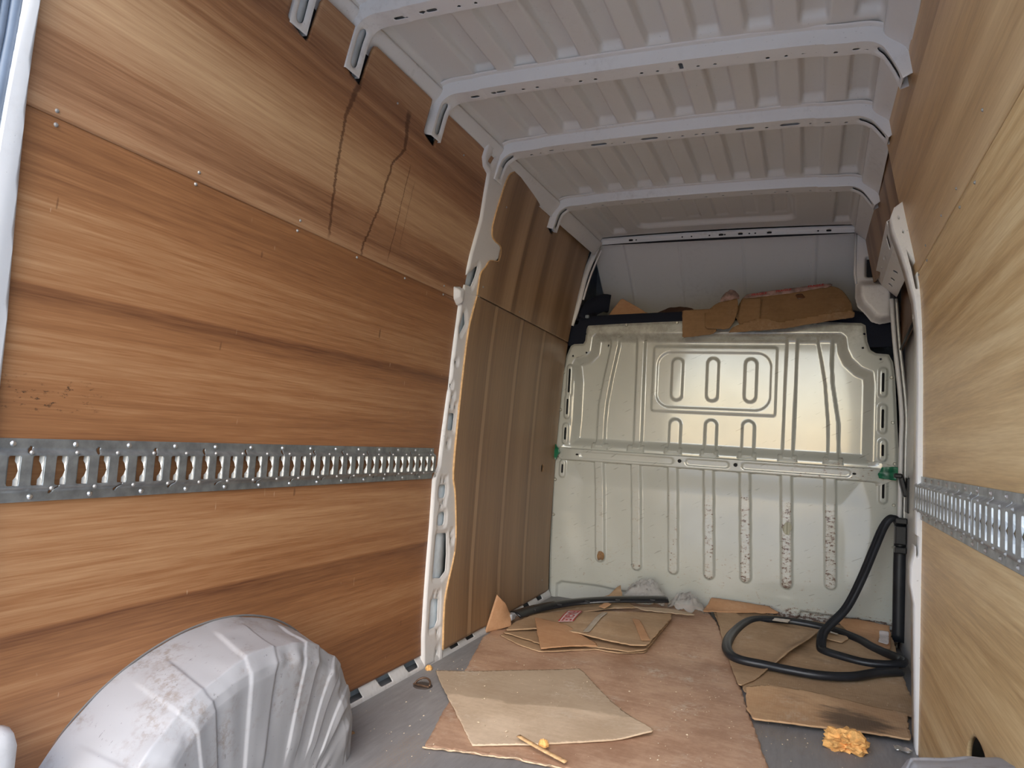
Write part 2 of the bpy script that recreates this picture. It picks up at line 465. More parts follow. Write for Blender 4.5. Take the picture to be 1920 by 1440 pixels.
M_PLY_R_UP = mat_wood('honey_plywood_upper', 'y', 'z',
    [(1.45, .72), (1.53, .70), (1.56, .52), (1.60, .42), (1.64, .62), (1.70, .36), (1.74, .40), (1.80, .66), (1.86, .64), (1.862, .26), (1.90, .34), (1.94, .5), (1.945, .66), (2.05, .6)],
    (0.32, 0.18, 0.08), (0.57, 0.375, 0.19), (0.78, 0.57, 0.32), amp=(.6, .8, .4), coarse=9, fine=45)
M_PLY_DOOR = mat_wood('dark_plywood', 'z', 'y', [(2.5, .4), (4.0, .4)], (0.06, 0.022, 0.008), (0.16, 0.075, 0.03), (0.30, 0.16, 0.07), amp=(.8, .6, .2), coarse=14)

# ------------------------------------------------------------------ shell of the van (setting)
def plate(name, x0, x1, y0, y1, z0, z1, mat, parent=None):
    return box_obj(name, ((x0 + x1) / 2, (y0 + y1) / 2, (z0 + z1) / 2), (x1 - x0, y1 - y0, z1 - z0), mat, parent, 0.0)

floor = plate('floor', -.925, .925, .66, 3.97, -.05, 0, M_FLOOR)
tag(floor, 'grey coated van floor with dusty brushed streaks', kind='structure')
ground = plate('ground', -30, 30, -40, 30, -.72, -.66, mat_plain('outdoor_concrete', (0.46, 0.45, 0.43), 0.9, 0, 0.15, 2.0))
tag(ground, 'pale concrete yard outside the van', kind='structure')
wall_left = plate('wall_left', -.965, -.925, .66, 4.75, -.05, 2.16, M_SKIN)
tag(wall_left, 'left side of the van lined with orange plywood', kind='structure')
wall_right = plate('wall_right', .925, .965, .66, 4.75, -.05, 2.16, M_SKIN)
tag(wall_right, 'right side of the van lined with honey plywood', kind='structure')

# rear door frame: header above the opening, put in to shape the light, and posts on both sides (only the left post is in view)
trim = tag(empty('trim_1', (0, .70, 0)), 'white rear door frame around the opening', kind='structure')
plate('header', -.925, .925, .66, .72, 1.86, 2.16, M_WHITE, trim)
def post_sdf(U, V): return sd_poly(U, V, [(.735, -.05), (.735, 1.0), (.730, 1.42), (.722, 1.62), (.70, 2.1), (.72, 2.1), (.735, 1.75), (.748, 1.58), (.757, 1.44), (.776, 1.21), (.790, 1.02), (.80, .7), (.80, -.05)])
def post_map(y, z):
    off = .012 + .010 * sstep(.715, .73, y) * (1 - sstep(.745, .80, y))
    return -profL(z) + off, y, z
sheet('post', rng(.62, .82, .008), rng(-.05, 2.1, .03), post_sdf, post_map, M_WHITE, trim, 0.05, -1, flip=False)
plate('post', .80, .925, .66, .72, -.05, 2.1, M_WHITE, trim)
# ribbed door seal on the left post, blue sky reflection painted into its colour
for k, (yy, rr) in enumerate(((.722, .010), (.706, .008), (.690, .010), (.668, .014))):
    zz = np.linspace(0.0, 1.95, 40)
    tube('door_seal', np.stack([-profL(zz) + .006, yy - .05 * np.clip(zz - 1.5, 0, 1) + 0 * zz, zz], 1), circ(rr, 10), mat_plain('door_seal_rubber', (0.17, 0.21, 0.27), 0.35) if k == 0 else bpy.data.materials['door_seal_rubber'], trim, up=(1, 0, 0))
# white moulded foot of the post, low at the left edge
foot = bmesh.new(); box_mesh(foot, (-.80, .80, .15), (.085, .12, .37), None, .035)
bm_obj('post_foot', foot, M_WHITE, trim, True)

# open rear doors, square to the opening, added unseen to shade the near walls
for n, sx in ((2, -1), (3, 1)):
    d = tag(empty('door_%d' % n, (sx * .93, .3, 0)), 'white rear door standing open beside the opening', kind='structure')
    plate('door_skin', sx * .93 - .02, sx * .93 + .02, -.12, .64, -.1, 1.88, M_WHITE, d)
    plate('door_glass', sx * .905 - .004, sx * .905 + .004, .0, .52, 1.0, 1.7, M_PLASTIC, d)

# ---- left wall plywood
legs_y = [(1.306, 1.374), (1.546, 1.607), (1.975, 2.041)]
ARCH_YC, ARCH_A, ARCH_H = 1.362, .475, .388
def arch_sd(y, z, s=1.0):
    r = (np.abs((y - ARCH_YC) / (ARCH_A * s)) ** 2.0 + np.abs(z / (ARCH_H * s)) ** 2.0) ** (1 / 2.0)
    return (r - 1) * .35
def low_sdf(U, V):
    d = sd_box(U, V, (.745 + 2.455) / 2, (.046 + 1.4055) / 2, (2.455 - .745) / 2, (1.4055 - .046) / 2)
    return np.maximum(d, -arch_sd(U, V, .97))
def up_sdf(U, V):
    d = sd_box(U, V, (.74 + 2.48) / 2, (1.406 + 1.975) / 2, (2.48 - .74) / 2, (1.975 - 1.406) / 2)
    for a, b in legs_y: d = np.maximum(d, -sd_poly(U, V, [(a - .004, 2.02), (a - .004, 1.865), (b + .012, 1.848), (b + .028, 2.02)]))
    return d
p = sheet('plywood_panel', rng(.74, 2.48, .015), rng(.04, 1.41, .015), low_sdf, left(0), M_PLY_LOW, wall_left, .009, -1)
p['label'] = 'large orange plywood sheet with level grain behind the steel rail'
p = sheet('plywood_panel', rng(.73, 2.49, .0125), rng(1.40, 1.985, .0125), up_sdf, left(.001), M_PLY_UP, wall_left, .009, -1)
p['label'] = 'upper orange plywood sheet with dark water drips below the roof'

fp_off = lambda y: .018 - .036 * (np.asarray(y) - 2.55) / 1.32
EDGE_LOW = [(2.549, .034), (2.547, .2), (2.566, .278), (2.61, .39), (2.612, .478), (2.576, .64), (2.543, .73), (2.541, .99), (2.543, 1.142), (2.545, 1.304), (2.572, 1.43), (2.576, 1.444)]
EDGE_UP = [(2.576, 1.448), (2.568, 1.532), (2.600, 1.57), (2.629, 1.605), (2.712, 1.626), (2.705, 1.68), (2.640, 1.688), (2.602, 1.698), (2.585, 1.725), (2.581, 1.75), (2.589, 1.853), (2.606, 1.95), (2.648, 1.985)]
def fl_sdf(U, V):
    d = sd_poly(U, V, EDGE_LOW + [(3.872, 1.444), (3.872, .034)])
    return np.maximum(d, -(np.hypot(U - 3.647, V - .725) - .021))
def fu_sdf(U, V):
    d = sd_poly(U, V, EDGE_UP + [(3.872, 2.03), (3.872, 1.448)])
    return np.maximum(d, -sd_poly(U, V, [(3.165, 2.05), (3.165, 1.905), (3.245, 1.89), (3.265, 2.05)]))
p = sheet('plywood_panel', rng(2.53, 3.88, .012), rng(.03, 1.45, .015), fl_sdf, left(fp_off), M_PLY_F_LOW, wall_left, .009, -1)
p['label'] = 'brown plywood sheet with upright grain beside the bulkhead'
p = sheet('plywood_panel', rng(2.55, 3.88, .0125), rng(1.44, 2.035, .0125), fu_sdf, left(fp_off), M_PLY_F_UP, wall_left, .009, -1)
p['label'] = 'upper brown plywood sheet with dark upright streaks leaning in'
M_PLYEDGE = mat_plain('fresh_plywood_edge', (0.60, 0.37, 0.17), 0.7, 0, .2, 80)
for E_ in (EDGE_LOW, EDGE_UP):
    pts = catmull([(-float(profL(z)) + float(fp_off(y)) - .0045, y - .0012, z) for y, z in E_], 4)
    o = tube('plywood_edge', pts, [(-.0015, -.0052), (.0015, -.0052), (.0015, .0052), (-.0015, .0052)], M_PLYEDGE, wall_left, up=(1, 0, 0))

# screws of the lining (shared mesh)
M_SCREWGREY = mat_plain('dull_screw', (0.34, 0.33, 0.31), 0.45, 0.6)
def screw_mesh(name, r, h, mat):
    bm = bmesh.new()
    bmesh.ops.create_cone(bm, cap_ends=True, segments=12, radius1=r, radius2=r * .55, depth=h)
    bmesh.ops.create_cone(bm, cap_ends=True, segments=8, radius1=r * .35, radius2=r * .35, depth=h * 1.3)
    me = bpy.data.meshes.new(name); bm.to_mesh(me); bm.free(); me.materials.append(mat); return me
ME_SCREW = screw_mesh('screw', .0045, .003, M_SCREWGREY)
M_BOLT = mat_plain('painted_bolt', (0.45, 0.44, 0.38), .3, .5)
ME_BOLT = screw_mesh('bolt', .010, .008, M_BOLT)
ME_RIVET = screw_mesh('rivet', .0065, .0035, M_ZINC)
def put(name, me, loc, axis, parent):
    o = bpy.data.objects.new(name, me); link(o, parent)
    o.rotation_mode = 'QUATERNION'; o.rotation_quaternion = Vector((0, 0, 1)).rotation_difference(Vector(axis))
    o.location = loc
    if parent is not None and parent.type == 'EMPTY': o.matrix_parent_inverse = Matrix.Translation(-Vector(parent.location))
    return o
for y, z in [(.825, 1.418), (1.152, 1.426), (1.499, 1.424), (.828, 1.393), (1.149, 1.398), (1.495, 1.401 - .006), (1.769, 1.394), (2.048, 1.395), (2.324, 1.398), (2.32, 1.43), (1.80, 1.885), (2.25, 1.9)]:
    put('screw', ME_SCREW, (-float(profL(z)) + .002, y, z), (1, 0, 0), wall_left)
for y, z in [(2.66, 1.84), (2.61, 1.49), (3.05, 1.47), (3.75, .11)]:
    put('screw', ME_SCREW, (-float(profL(z)) + float(fp_off(y)) + .001, y, z), (1, 0, 0), wall_left)

# slotted white sill along the foot of the left wall
def sill_sdf(U, V):
    d = sd_box(U, V, 2.86, .028, 1.03, .040)
    for yc in list(np.arange(1.97, 2.40, .178)) + [2.66, 2.81, 3.10, 3.30, 3.50, 3.70]:
        d = np.maximum(d, -sd_poly(U, V, [(yc - .055, .052), (yc - .028, .008), (yc + .056, .008), (yc + .038, .052)]) - .006)
    return d
def sill_map(y, z): return -.847 - .016 * sstep(2.3, 3.8, y) + .018 * (1 - sstep(.0, .05, z)) - .004, y, z
o = sheet('sill_strip', rng(1.80, 3.88, .008), rng(-.01, .066, .005), sill_sdf, sill_map, M_WHITE_DIRTY, wall_left, .003, -1)
plate('sill_backing', -.90, -.892, 1.8, 3.88, -.01, .07, M_SKIN, wall_left)

# left pillar with its cut-outs
PIL_L = [(2.40, -.01), (2.389, .117), (2.395, .306), (2.397, .529), (2.392, .702), (2.424, .755), (2.433, .904), (2.440, 1.0), (2.449, 1.092), (2.449, 1.289), (2.446, 1.375), (2.407, 1.399), (2.393, 1.443), (2.457, 1.457), (2.458, 1.585), (2.474, 1.734), (2.443, 1.898), (2.40, 1.91), (2.37, 1.94), (2.37, 2.03)]
PIL_R = [(2.72, 2.03), (2.69, 1.97), (2.65, 1.94), (2.63, 1.85), (2.62, 1.77), (2.63, 1.72), (2.70, 1.675), (2.700, 1.632), (2.66, 1.60), (2.61, 1.53), (2.61, 1.43), (2.58, 1.30), (2.575, .99), (2.58, .73), (2.61, .64), (2.622, .478), (2.618, .39), (2.578, .278), (2.555, .2), (2.553, -.01)]
def pil_holes(U, V):
    h = [sd_box(U, V, 2.497, .925, .024, .034, .010), sd_box(U, V, 2.476, .653, .028, .026, .014), sd_box(U, V, 2.486, .546, .028, .026, .014),
         sd_poly(U, V, [(2.462, .485), (2.535, .478), (2.548, .40), (2.55, .34), (2.515, .322), (2.460, .330)]) - .008,
         sd_poly(U, V, [(2.455, .238), (2.505, .232), (2.505, .155), (2.49, .137), (2.448, .137)]) - .005,
         sd_poly(U, V, [(2.540, 1.555), (2.535, 1.515), (2.520, 1.478), (2.468, 1.474), (2.470, 1.500)]) - .006,
         sd_poly(U, V, [(2.500, 1.358), (2.520, 1.320), (2.488, 1.278), (2.484, 1.30)]) - .005,
         sd_poly(U, V, [(2.445, 1.985), (2.470, 1.985), (2.450, 1.945), (2.425, 1.945)]) - .002]
    for y, z in [(2.485, .84), (2.462, .694), (2.49, .693), (2.49, .611), (2.473, .595), (2.577, .481), (2.585, .455), (2.47, .252), (2.502, .250), (2.51, .11), (2.464, 1.066), (2.487, 1.024), (2.48, .985), (2.52, .985)]:
        h.append(sd_box(U, V, y, z, .0045, .008))
    h.append(np.hypot((U - 2.51), (V - .03) * .7) - .009)
    h.append(np.hypot(U - 2.485, V - 1.161) - .006)
    d = h[0]
    for k in h[1:]: d = np.minimum(d, k)
    return d
def pil_sdf(U, V): return np.maximum(sd_poly(U, V, PIL_L + PIL_R), -pil_holes(U, V))
def pil_map(y, z):
    e = sd_poly(np.asarray(y), np.asarray(z), PIL_L + PIL_R)
    off = .012 - .022 * sstep(-.016, 0.0, e) * (np.asarray(y) < 2.52)
    rim = .006 * sstep(.020, .004, pil_holes(np.asarray(y), np.asarray(z)))
    lip = np.where((np.asarray(y) < 2.45) & (np.asarray(z) > 1.38) & (np.asarray(z) < 1.47), .012, 0)
    return -profL(z) + off - rim + lip, y, z
pillar = sheet('pillar', rng(2.355, 2.735, .0045), rng(-.015, 2.035, .0065), pil_sdf, pil_map, M_WHITE, wall_left, .003, -1)
pillar['label'] = 'white steel pillar with cut-outs between the plywood sheets'
M_SKIN_LIT = mat_plain('inner_skin_paint', (0.62, 0.70, 0.75), 0.5)  # skin paint lightened so the cut-outs look lit from behind
sheet('pillar_backing', np.array([2.456, 2.60]), rng(.05, 1.98, .05), None, left(-.009), M_SKIN_LIT, wall_left, .002, -1)  # sheet added close behind the cut-outs to make them look lit

# ---- right wall plywood
def rlow_sdf(U, V):
    d = sd_poly(U, V, [(.74, .0), (2.612, .0), (2.612, 1.480), (.74, 1.495)])
    return np.maximum(d, -(np.hypot((U - 1.735) / 1.5, V - .255) - .075))
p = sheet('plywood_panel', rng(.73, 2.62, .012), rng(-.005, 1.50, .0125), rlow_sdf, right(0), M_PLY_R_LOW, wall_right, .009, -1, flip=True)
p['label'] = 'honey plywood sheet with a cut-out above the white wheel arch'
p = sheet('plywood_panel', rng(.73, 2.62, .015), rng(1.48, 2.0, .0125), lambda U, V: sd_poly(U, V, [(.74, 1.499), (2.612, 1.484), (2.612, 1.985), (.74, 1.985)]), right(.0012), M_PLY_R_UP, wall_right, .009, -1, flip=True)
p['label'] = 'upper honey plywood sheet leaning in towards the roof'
for y, z in [(1.86, 1.515), (1.70, 1.47), (1.86, 1.47), (2.06, 1.515), (2.35, 1.472), (2.33, 1.512), (2.52, 1.47), (1.55, 1.56)]:
    put('screw', ME_SCREW, (float(profR(z)) - .002, y, z), (-1, 0, 0), wall_right)
# forward upper sheet above the sliding door
p = sheet('plywood_panel', rng(2.60, 3.86, .0125), rng(1.58, 1.99, .0125), lambda U, V: sd_poly(U, V, [(2.66, 1.66), (2.64, 1.95), (2.78, 1.972), (3.85, 1.965), (3.85, 1.75)]),
          lambda y, z: (profR(z) + .02 + .0 * y, y, z), M_PLY_F_UP, wall_right, .009, -1, flip=True)
p['label'] = 'narrow brown plywood strip above the sliding door'
tube('plywood_edge', [(float(profR(1.66)) + .024, 2.655, 1.66), (float(profR(1.8)) + .024, 2.645, 1.8), (float(profR(1.95)) + .024, 2.636, 1.95)], [(-.002, -.005), (.002, -.005), (.002, .005), (-.002, .005)], M_PLYEDGE, wall_right, up=(1, 0, 0))

# right pillar, seen nearly edge-on beyond the plywood
RP = [(.728, 1.722), (.700, 1.70), (.692, 1.675), (.700, 1.63), (.720, 1.57), (.741, 1.50), (.765, 1.40), (.776, 1.30), (.780, 1.10), (.781, .90), (.783, .66), (.780, .60), (.770, .555), (.770, .50), (.781, .44), (.784, .30), (.788, .15), (.792, .0), (.84, .0), (.84, 1.42), (.80, 1.52), (.765, 1.68)]
def rp_sdf(U, V):
    d = sd_poly(U, V, RP)
    h = sd_poly(U, V, [(.736, 1.565), (.752, 1.50), (.766, 1.43), (.776, 1.43), (.765, 1.515)])
    for x, z in ((.715, 1.665), (.728, 1.62)): h = np.minimum(h, sd_box(U, V, x, z, .003, .006))
    h = np.minimum(h, sd_box(U, V, .786, .62, .004, .035, .004))
    return np.maximum(d, -h)
p = sheet('pillar', rng(.685, .85, .003), rng(-.005, 1.73, .006), rp_sdf, lambda x, z: (x, 2.645 + 0 * x, z), M_WHITE, wall_right, .10, 1)
p['label'] = 'white steel pillar standing at the edge of the sliding door'
box_obj('pillar_clip', (.778, 2.628, 1.375), (.018, .03, .055), M_WHITE, wall_right, .005)

# door header channel running forward from the pillar top
def strip_quad(name, A0, A1, B0, B1, mat, parent, holes, thick=.003, nu=60, nv=14, bulge=0.0):
    A0, A1, B0, B1 = map(np.array, (A0, A1, B0, B1))
    def f(u, v):
        u = u[:, None]; v = v[:, None]
        P = (A0 * (1 - u) + A1 * u) * (1 - v) + (B0 * (1 - u) + B1 * u) * v
        return P[:, 0], P[:, 1], P[:, 2]
    def s(U, V):
        d = np.full(U.shape, -1.0)
        for cu, cv, hu, hv in holes: d = np.maximum(d, -np.maximum(np.abs(U - cu) - hu, np.abs(V - cv) - hv))
        return d
    return sheet(name, np.linspace(0, 1, nu), np.linspace(0, 1, nv), s, f, mat, parent, thick, -1, smooth=False)
A0, A1 = (.690, 2.66, 1.688), (.742, 3.80, 1.775)
B0, B1 = (.712, 2.66, 1.60), (.770, 3.80, 1.725)
C0, C1 = (.775, 2.66, 1.555), (.835, 3.80, 1.665)
strip_quad('door_header', A0, A1, B0, B1, M_WHITE, wall_right, [(.12, .5, .035, .28), (.45, .45, .012, .12), (.65, .5, .012, .1)])
strip_quad('door_header', B0, B1, C0, C1, M_WHITE, wall_right, [(.42, .45, .022, .14), (.62, .45, .022, .14), (.80, .45, .022, .14)])
strip_quad('door_header', A0, A1, (.76, 2.66, 1.74), (.80, 3.80, 1.80), M_WHITE, wall_right, [])

# ---- sliding door (closed) seen through the gap between the pillar and the bulkhead
door = tag(empty('door_1', (.90, 3.3, 0)), 'white sliding door in the right side with a dark plywood patch', kind='structure')
plate('door_skin', .892, .905, 2.68, 3.95, .0, 1.70, M_WHITE, door)
sheet('plywood_patch', rng(3.2, 3.95, .02), rng(1.35, 1.95, .02), lambda U, V: sd_poly(U, V, [(3.36, 1.47), (3.86, 1.41), (3.90, 1.62), (3.86, 1.80), (3.50, 1.66)]), lambda y, z: (.862 + 0 * y, y, z), M_PLY_DOOR, door, .008, -1, flip=True)
tube('patch_edge', [(.858, 3.36, 1.468), (.858, 3.86, 1.408)], circ(.006, 6), M_RUBBER, door)
tube('patch_edge', [(.858, 3.86, 1.41), (.858, 3.885, 1.56)], circ(.005, 6), M_RUBBER, door)
for x0, w, m in ((.0, .010, M_WHITE), (.020, .008, M_GALV_TAB)):
    pts = catmull([(.815 + x0, 3.81, 1.66), (.832 + x0, 3.81, 1.45), (.866 + x0, 3.81, 1.13), (.868 + x0, 3.81, .9), (.868 + x0, 3.81, .05)], 6)
    tube('seal_channel', pts, circ(w, 8), m, door, up=(0, 1, 0))
tube('door_seal', catmull([(.872, 3.78, .60), (.870, 3.78, .35), (.872, 3.78, .06)], 6), [(-.026, -.02), (.026, -.02), (.026, .02), (-.026, .02)], M_RUBBER, door, up=(0, 1, 0))
hd = box_obj('door_handle', (.872, 3.74, .770), (.022, .05, .10), M_PLASTIC, door, .006, Matrix.Rotation(math.radians(-14), 3, 'Y'))
box_obj('handle_mount', (.893, 3.72, .73), (.02, .08, .16), M_PLASTIC, hd, .005)
box_obj('handle_lever', (.850, 3.735, .815), (.034, .05, .022), M_PLASTIC, hd, .006)

# ------------------------------------------------------------------ ceiling: pressed roof sheet, bows, header
def roofL(y): return -.725 + .02 * (np.asarray(y) - 2.0)
def roofR(y): return .648 + .016 * (np.asarray(y) - 2.0)
BOWS = [1.345, 1.59, 2.055, 2.53, 3.19]
BAYS = [(.72, 1.30), (1.38, 1.545), (1.635, 2.01), (2.10, 2.485), (2.575, 3.145), (3.235, 3.80)]
STR = [-.533 + .1398 * k for k in range(9)]
def roof_h(x, y):
    h = np.zeros(x.shape)
    for k, (a, b) in enumerate(BAYS):
        my = sstep(a + .005, a + .055, y) * (1 - sstep(b - .04, b - .012, y))
        if k < 5:
            for c in STR: h += my * (1 - sstep(.031, .039, np.abs(x - c)))
        else:
            d = sd_box(x, y, -.02, (a + b) / 2 + .02, .40, .20, .06)
            h += .9 * (1 - sstep(-.02, .0, d))
            for c in (STR[0], STR[8]): h += my * (1 - sstep(.030, .041, np.abs(x - c)))
            for c in STR[2:7]: h += .25 * (1 - sstep(.028, .036, np.abs(x - c))) * (1 - sstep(.12, .14, np.abs(y - (a + b) / 2 - .02)))
    return h
def roof_map(u, y):
    x = roofL(y) + (roofR(y) - roofL(y)) * u
    crown = .014 * (1 - (x / .68) ** 2)
    side = -.05 * sstep(.035, 0.0, np.minimum(u, 1 - u)) ** 1
    return x, y, 2.042 + crown + .027 * roof_h(x, np.asarray(y)) + side
ceiling = sheet('ceiling', np.linspace(0, 1, 241), rng(.70, 3.83, .0085), None, roof_map, M_ROOF)
tag(ceiling, 'pale grey van roof of pressed steel with long ribs', kind='structure')
plate('outer_roof', -.965, .965, .66, 4.75, 2.12, 2.16, M_SKIN, ceiling)  # unseen outer plate that keeps sky light out

# cant rails beside the roof sheet, with slots over the plywood edge
def cant(side):
    f = roofL if side < 0 else roofR
    def s(U, V):
        d = np.maximum(.0 - V, V - 1.0) * .1
        for yc in (1.47, 1.53, 1.715, 1.84, 2.17, 2.27, 2.33) if side < 0 else ():
            d = np.maximum(d, -sd_box(U, V * .09, yc, .064, .028, .005, .002))
        return d
    def m(u, v):
        x = f(u) - side * .030 + side * ((.042 if side < 0 else .062) * sstep(0, 1, v))
        return x, u, 2.022 - .070 * v
    sheet('cant_rail', rng(.72, 3.86, .01), np.linspace(0, 1, 13), s, m, M_WHITE, ceiling, .002, -1)
cant(-1); cant(1)

SEC = [(-.062, .040), (-.040, .038), (-.033, .0), (.030, .0), (.036, .034), (.055, .037)]
SL = np.concatenate([[0], np.cumsum([math.hypot(SEC[i + 1][0] - SEC[i][0], SEC[i + 1][1] - SEC[i][1]) for i in range(len(SEC) - 1)])])
def bow(y0, zleg=1.862, holes=None, leg=True, legs=(True, True), yskew=0.0):
    xl, xr = float(roofL(y0)) + .0, float(roofR(y0)) + .0
    pts = []
    if legs[0]: pts += [(xl - .006, zleg), (xl + .004, zleg + .36 * (1.988 - zleg)), (xl + .016, zleg + .76 * (1.988 - zleg))]
    pts += [(xl + .032, 1.988), (xl + .066, 2.004)]
    pts += [(xl + .13, 2.007)] + [(x, 2.007 + .010 * (1 - (x / .65) ** 2)) for x in np.linspace(-.45, .42, 7)] + [(xr - .13, 2.007)]
    pts += [(xr - .066, 2.004), (xr - .032, 1.988)]
    if legs[1]: pts += [(xr - .016, zleg + .82 * (1.988 - zleg)), (xr + .006, zleg + .48 * (1.988 - zleg)), (xr + .022, zleg + .02)]
    path = catmull(pts, 6); seg = np.hypot(*np.diff(path, axis=0).T); s = np.concatenate([[0], np.cumsum(seg)])
    S = s[-1]
    T = np.gradient(path, axis=0); T /= np.linalg.norm(T, axis=1)[:, None]
    N = np.stack([T[:, 1], -T[:, 0]], 1)                         # inward (down for the span)
    sL = s[6 * 2] if legs[0] else 0; sR = S - (s[6 * 2] if legs[1] else 0)
    us = np.unique(np.concatenate([rng(0, S, .006)]))
    mid = (SL[2] + SL[3]) / 2
    H = []
    rnd = random.Random(int(y0 * 100))
    for x, kind in holes or []:
        i = np.argmin(np.abs(path[:, 0] - x)); H.append((s[i], kind))
    def recess(u, w):
        d = np.full(u.shape, 1.0)
        if legs[0]: d = np.minimum(d, sd_cap(u, w, .030, mid, .112, mid, .017))
        if legs[1]: d = np.minimum(d, sd_cap(u, w, S - .112, mid, S - .030, mid, .017))
        return d
    def sdf(U, V):
        d = -np.ones(U.shape)
        for sc_, kind in H:
            if kind == 's': h = sd_box(U, V, sc_, mid + .012, .005, .005)
            elif kind == 'r': h = sd_box(U, V, sc_, mid + .005, .009, .004)
            elif kind == 't': h = sd_box(U, V, sc_, mid, .006, .017)
            elif kind == 'o': h = sd_cap(U, V, sc_ - .010, mid + .006, sc_ + .010, mid + .006, .006)
            elif kind == 'O': h = sd_cap(U, V, sc_ - .022, mid + .004, sc_ + .022, mid + .004, .009)
            else: h = np.hypot(U - sc_, V - mid - .010) - .004
            d = np.maximum(d, -h)
        d = np.maximum(d, -(recess(U, V) + .003))
        # legs taper towards the tip
        if legs[0]: d = np.maximum(d, -sd_poly(U, V, [(-.01, SL[3] - .001), (-.01, .2), (.03, .2)]))
        return d
    def fm(u, w):
        px = np.interp(u, s, path[:, 0]); pz = np.interp(u, s, path[:, 1])
        nx = np.interp(u, s, N[:, 0]); nz = np.interp(u, s, N[:, 1])
        yo = np.interp(w, SL, [q[0] for q in SEC]); dp = np.interp(w, SL, [q[1] for q in SEC])
        sleeve = np.where((u < .26) | (u > S - .26), .0022, 0.0)
        dp = dp + .004 * (1 - sstep(-.003, .005, recess(u, w))) - sleeve
        return px - nx * dp, y0 + yo + yskew * px, pz - nz * dp
    ws = np.unique(np.concatenate([np.linspace(SL[i], SL[i + 1], n) for i, n in enumerate((3, 5, 16, 5, 3))]))
    o = sheet('roof_bow', us, ws, sdf, fm, M_WHITE, ceiling, .0015, -1)
    by_angle(o, 40)
    for sd, on in ((0, legs[0]), (1, legs[1])):
        if not on: continue
        uu = np.linspace(.008, .135, 10) if sd == 0 else np.linspace(S - .135, S - .008, 10)
        sheet('leg_recess', uu, np.array([mid - .024, mid + .024]), None, lambda u, w: (lambda q: (q[0] - np.interp(u, s, N[:, 0]) * .009, q[1], q[2] - np.interp(u, s, N[:, 1]) * .009))(fm(u, w)), M_SKIN, o, .001, -1)
    return o
HB = [(-.60, 'o'), (-.585, 'c'), (-.535, 'r'), (-.52, 'c'), (-.505, 'o'), (-.42, 's'), (-.37, 's'), (-.23, 's'), (-.18, 's'), (-.04, 's'), (.01, 's'), (.075, 't'), (.14, 's'), (.19, 's'), (.32, 's'), (.37, 's'), (.42, 'c'), (.51, 's'), (.555, 'r'), (.58, 'c')]
bow(BOWS[0], 1.862, HB)
bow(BOWS[1], 1.862, HB, yskew=.03)
bow(BOWS[2], 1.868, HB, yskew=.03)
bow(BOWS[3], 1.90, [(-.58, 's'), (-.54, 'c'), (-.50, 'r'), (-.45, 'c'), (-.31, 'O'), (-.25, 'c'), (-.21, 's'), (-.10, 'O'), (-.03, 's'), (.0, 's'), (.05, 's'), (.09, 's'), (.14, 's'), (.23, 'O'), (.31, 's'), (.38, 'O'), (.45, 'c'), (.50, 'r'), (.55, 's')])
bow(BOWS[4], 1.895, [(x, 's') for x in (-.55, -.47, -.38, -.28, -.16, -.1, .02, .08, .2, .3, .36, .45, .52)])
# front roof header over the bulkhead
HX = np.linspace(-.70, .70, 3)
def hdr_sdf(U, V):
    d = sd_box(U, V, 0, 2.027, .690, .017)
    for x in (-.49, -.10 + .1, .10, .245, .53): d = np.maximum(d, -sd_box(U, V, x, 2.024, .012, .005))
    for x in (-.46, -.155, -.205, .02, .175, .145, .48, -.06): d = np.maximum(d, -(np.hypot(U - x, V - 2.024) - .005))
    return d
sheet('front_header', rng(-.70, .70, .005), rng(2.005, 2.05, .0035), hdr_sdf, lambda x, z: (x, 3.86 + 0 * x - .01 * (z > 2.03), z + .010 * (1 - (x / .67) ** 2)), M_WHITE, ceiling, .002, 1)
plate('header_backing', -.66, .66, 3.872, 3.876, 2.012, 2.046, M_DARK, ceiling)  # black plate that paints the shade inside the header holes

# ------------------------------------------------------------------ front of the roof space above the bulkhead
def fw_map(u, v):
    x = -.74 + 1.5 * u
    rib = 0.0
    for c, w in ((-.545, .007), (-.24, .004), (.10, .004), (.47, .010)):
        rib = rib + .006 * (1 - sstep(w * .6, w, np.abs(x - c)))
    return x, 3.90 + .62 * v ** .9 - rib, 2.055 - .50 * v - rib
wall_front = sheet('wall_front', np.linspace(0, 1, 220), np.linspace(0, 1, 16), None, fw_map, mat_paint('front_roof_paint', (0.78, 0.78, 0.76), 0.5, 0.1), None, .004, 1)
tag(wall_front, 'shaded grey steel panel closing the roof space above the shelf', kind='structure')
plate('outer_front', -.965, .965, 4.70, 4.75, -.05, 2.16, M_SKIN, wall_front)  # unseen plate that keeps daylight out of the cab space
plate('cab_floor', -.925, .925, 3.97, 4.75, -.05, 0, M_SKIN, wall_front)
# white side flange left of the panel
tube('side_flange', catmull([(-.690, 3.885, 2.01), (-.752, 3.885, 1.85), (-.792, 3.885, 1.66), (-.825, 3.885, 1.55)], 8), [(-.016, -.008), (.016, -.008), (.016, .008), (-.016, .008)], M_WHITE, wall_front, up=(0, 1, 0))
tube('side_flange', catmull([(-.668, 3.892, 1.99), (-.722, 3.892, 1.85), (-.762, 3.892, 1.70)], 8), circ(.006, 8), M_WHITE, wall_front, up=(0, 1, 0))
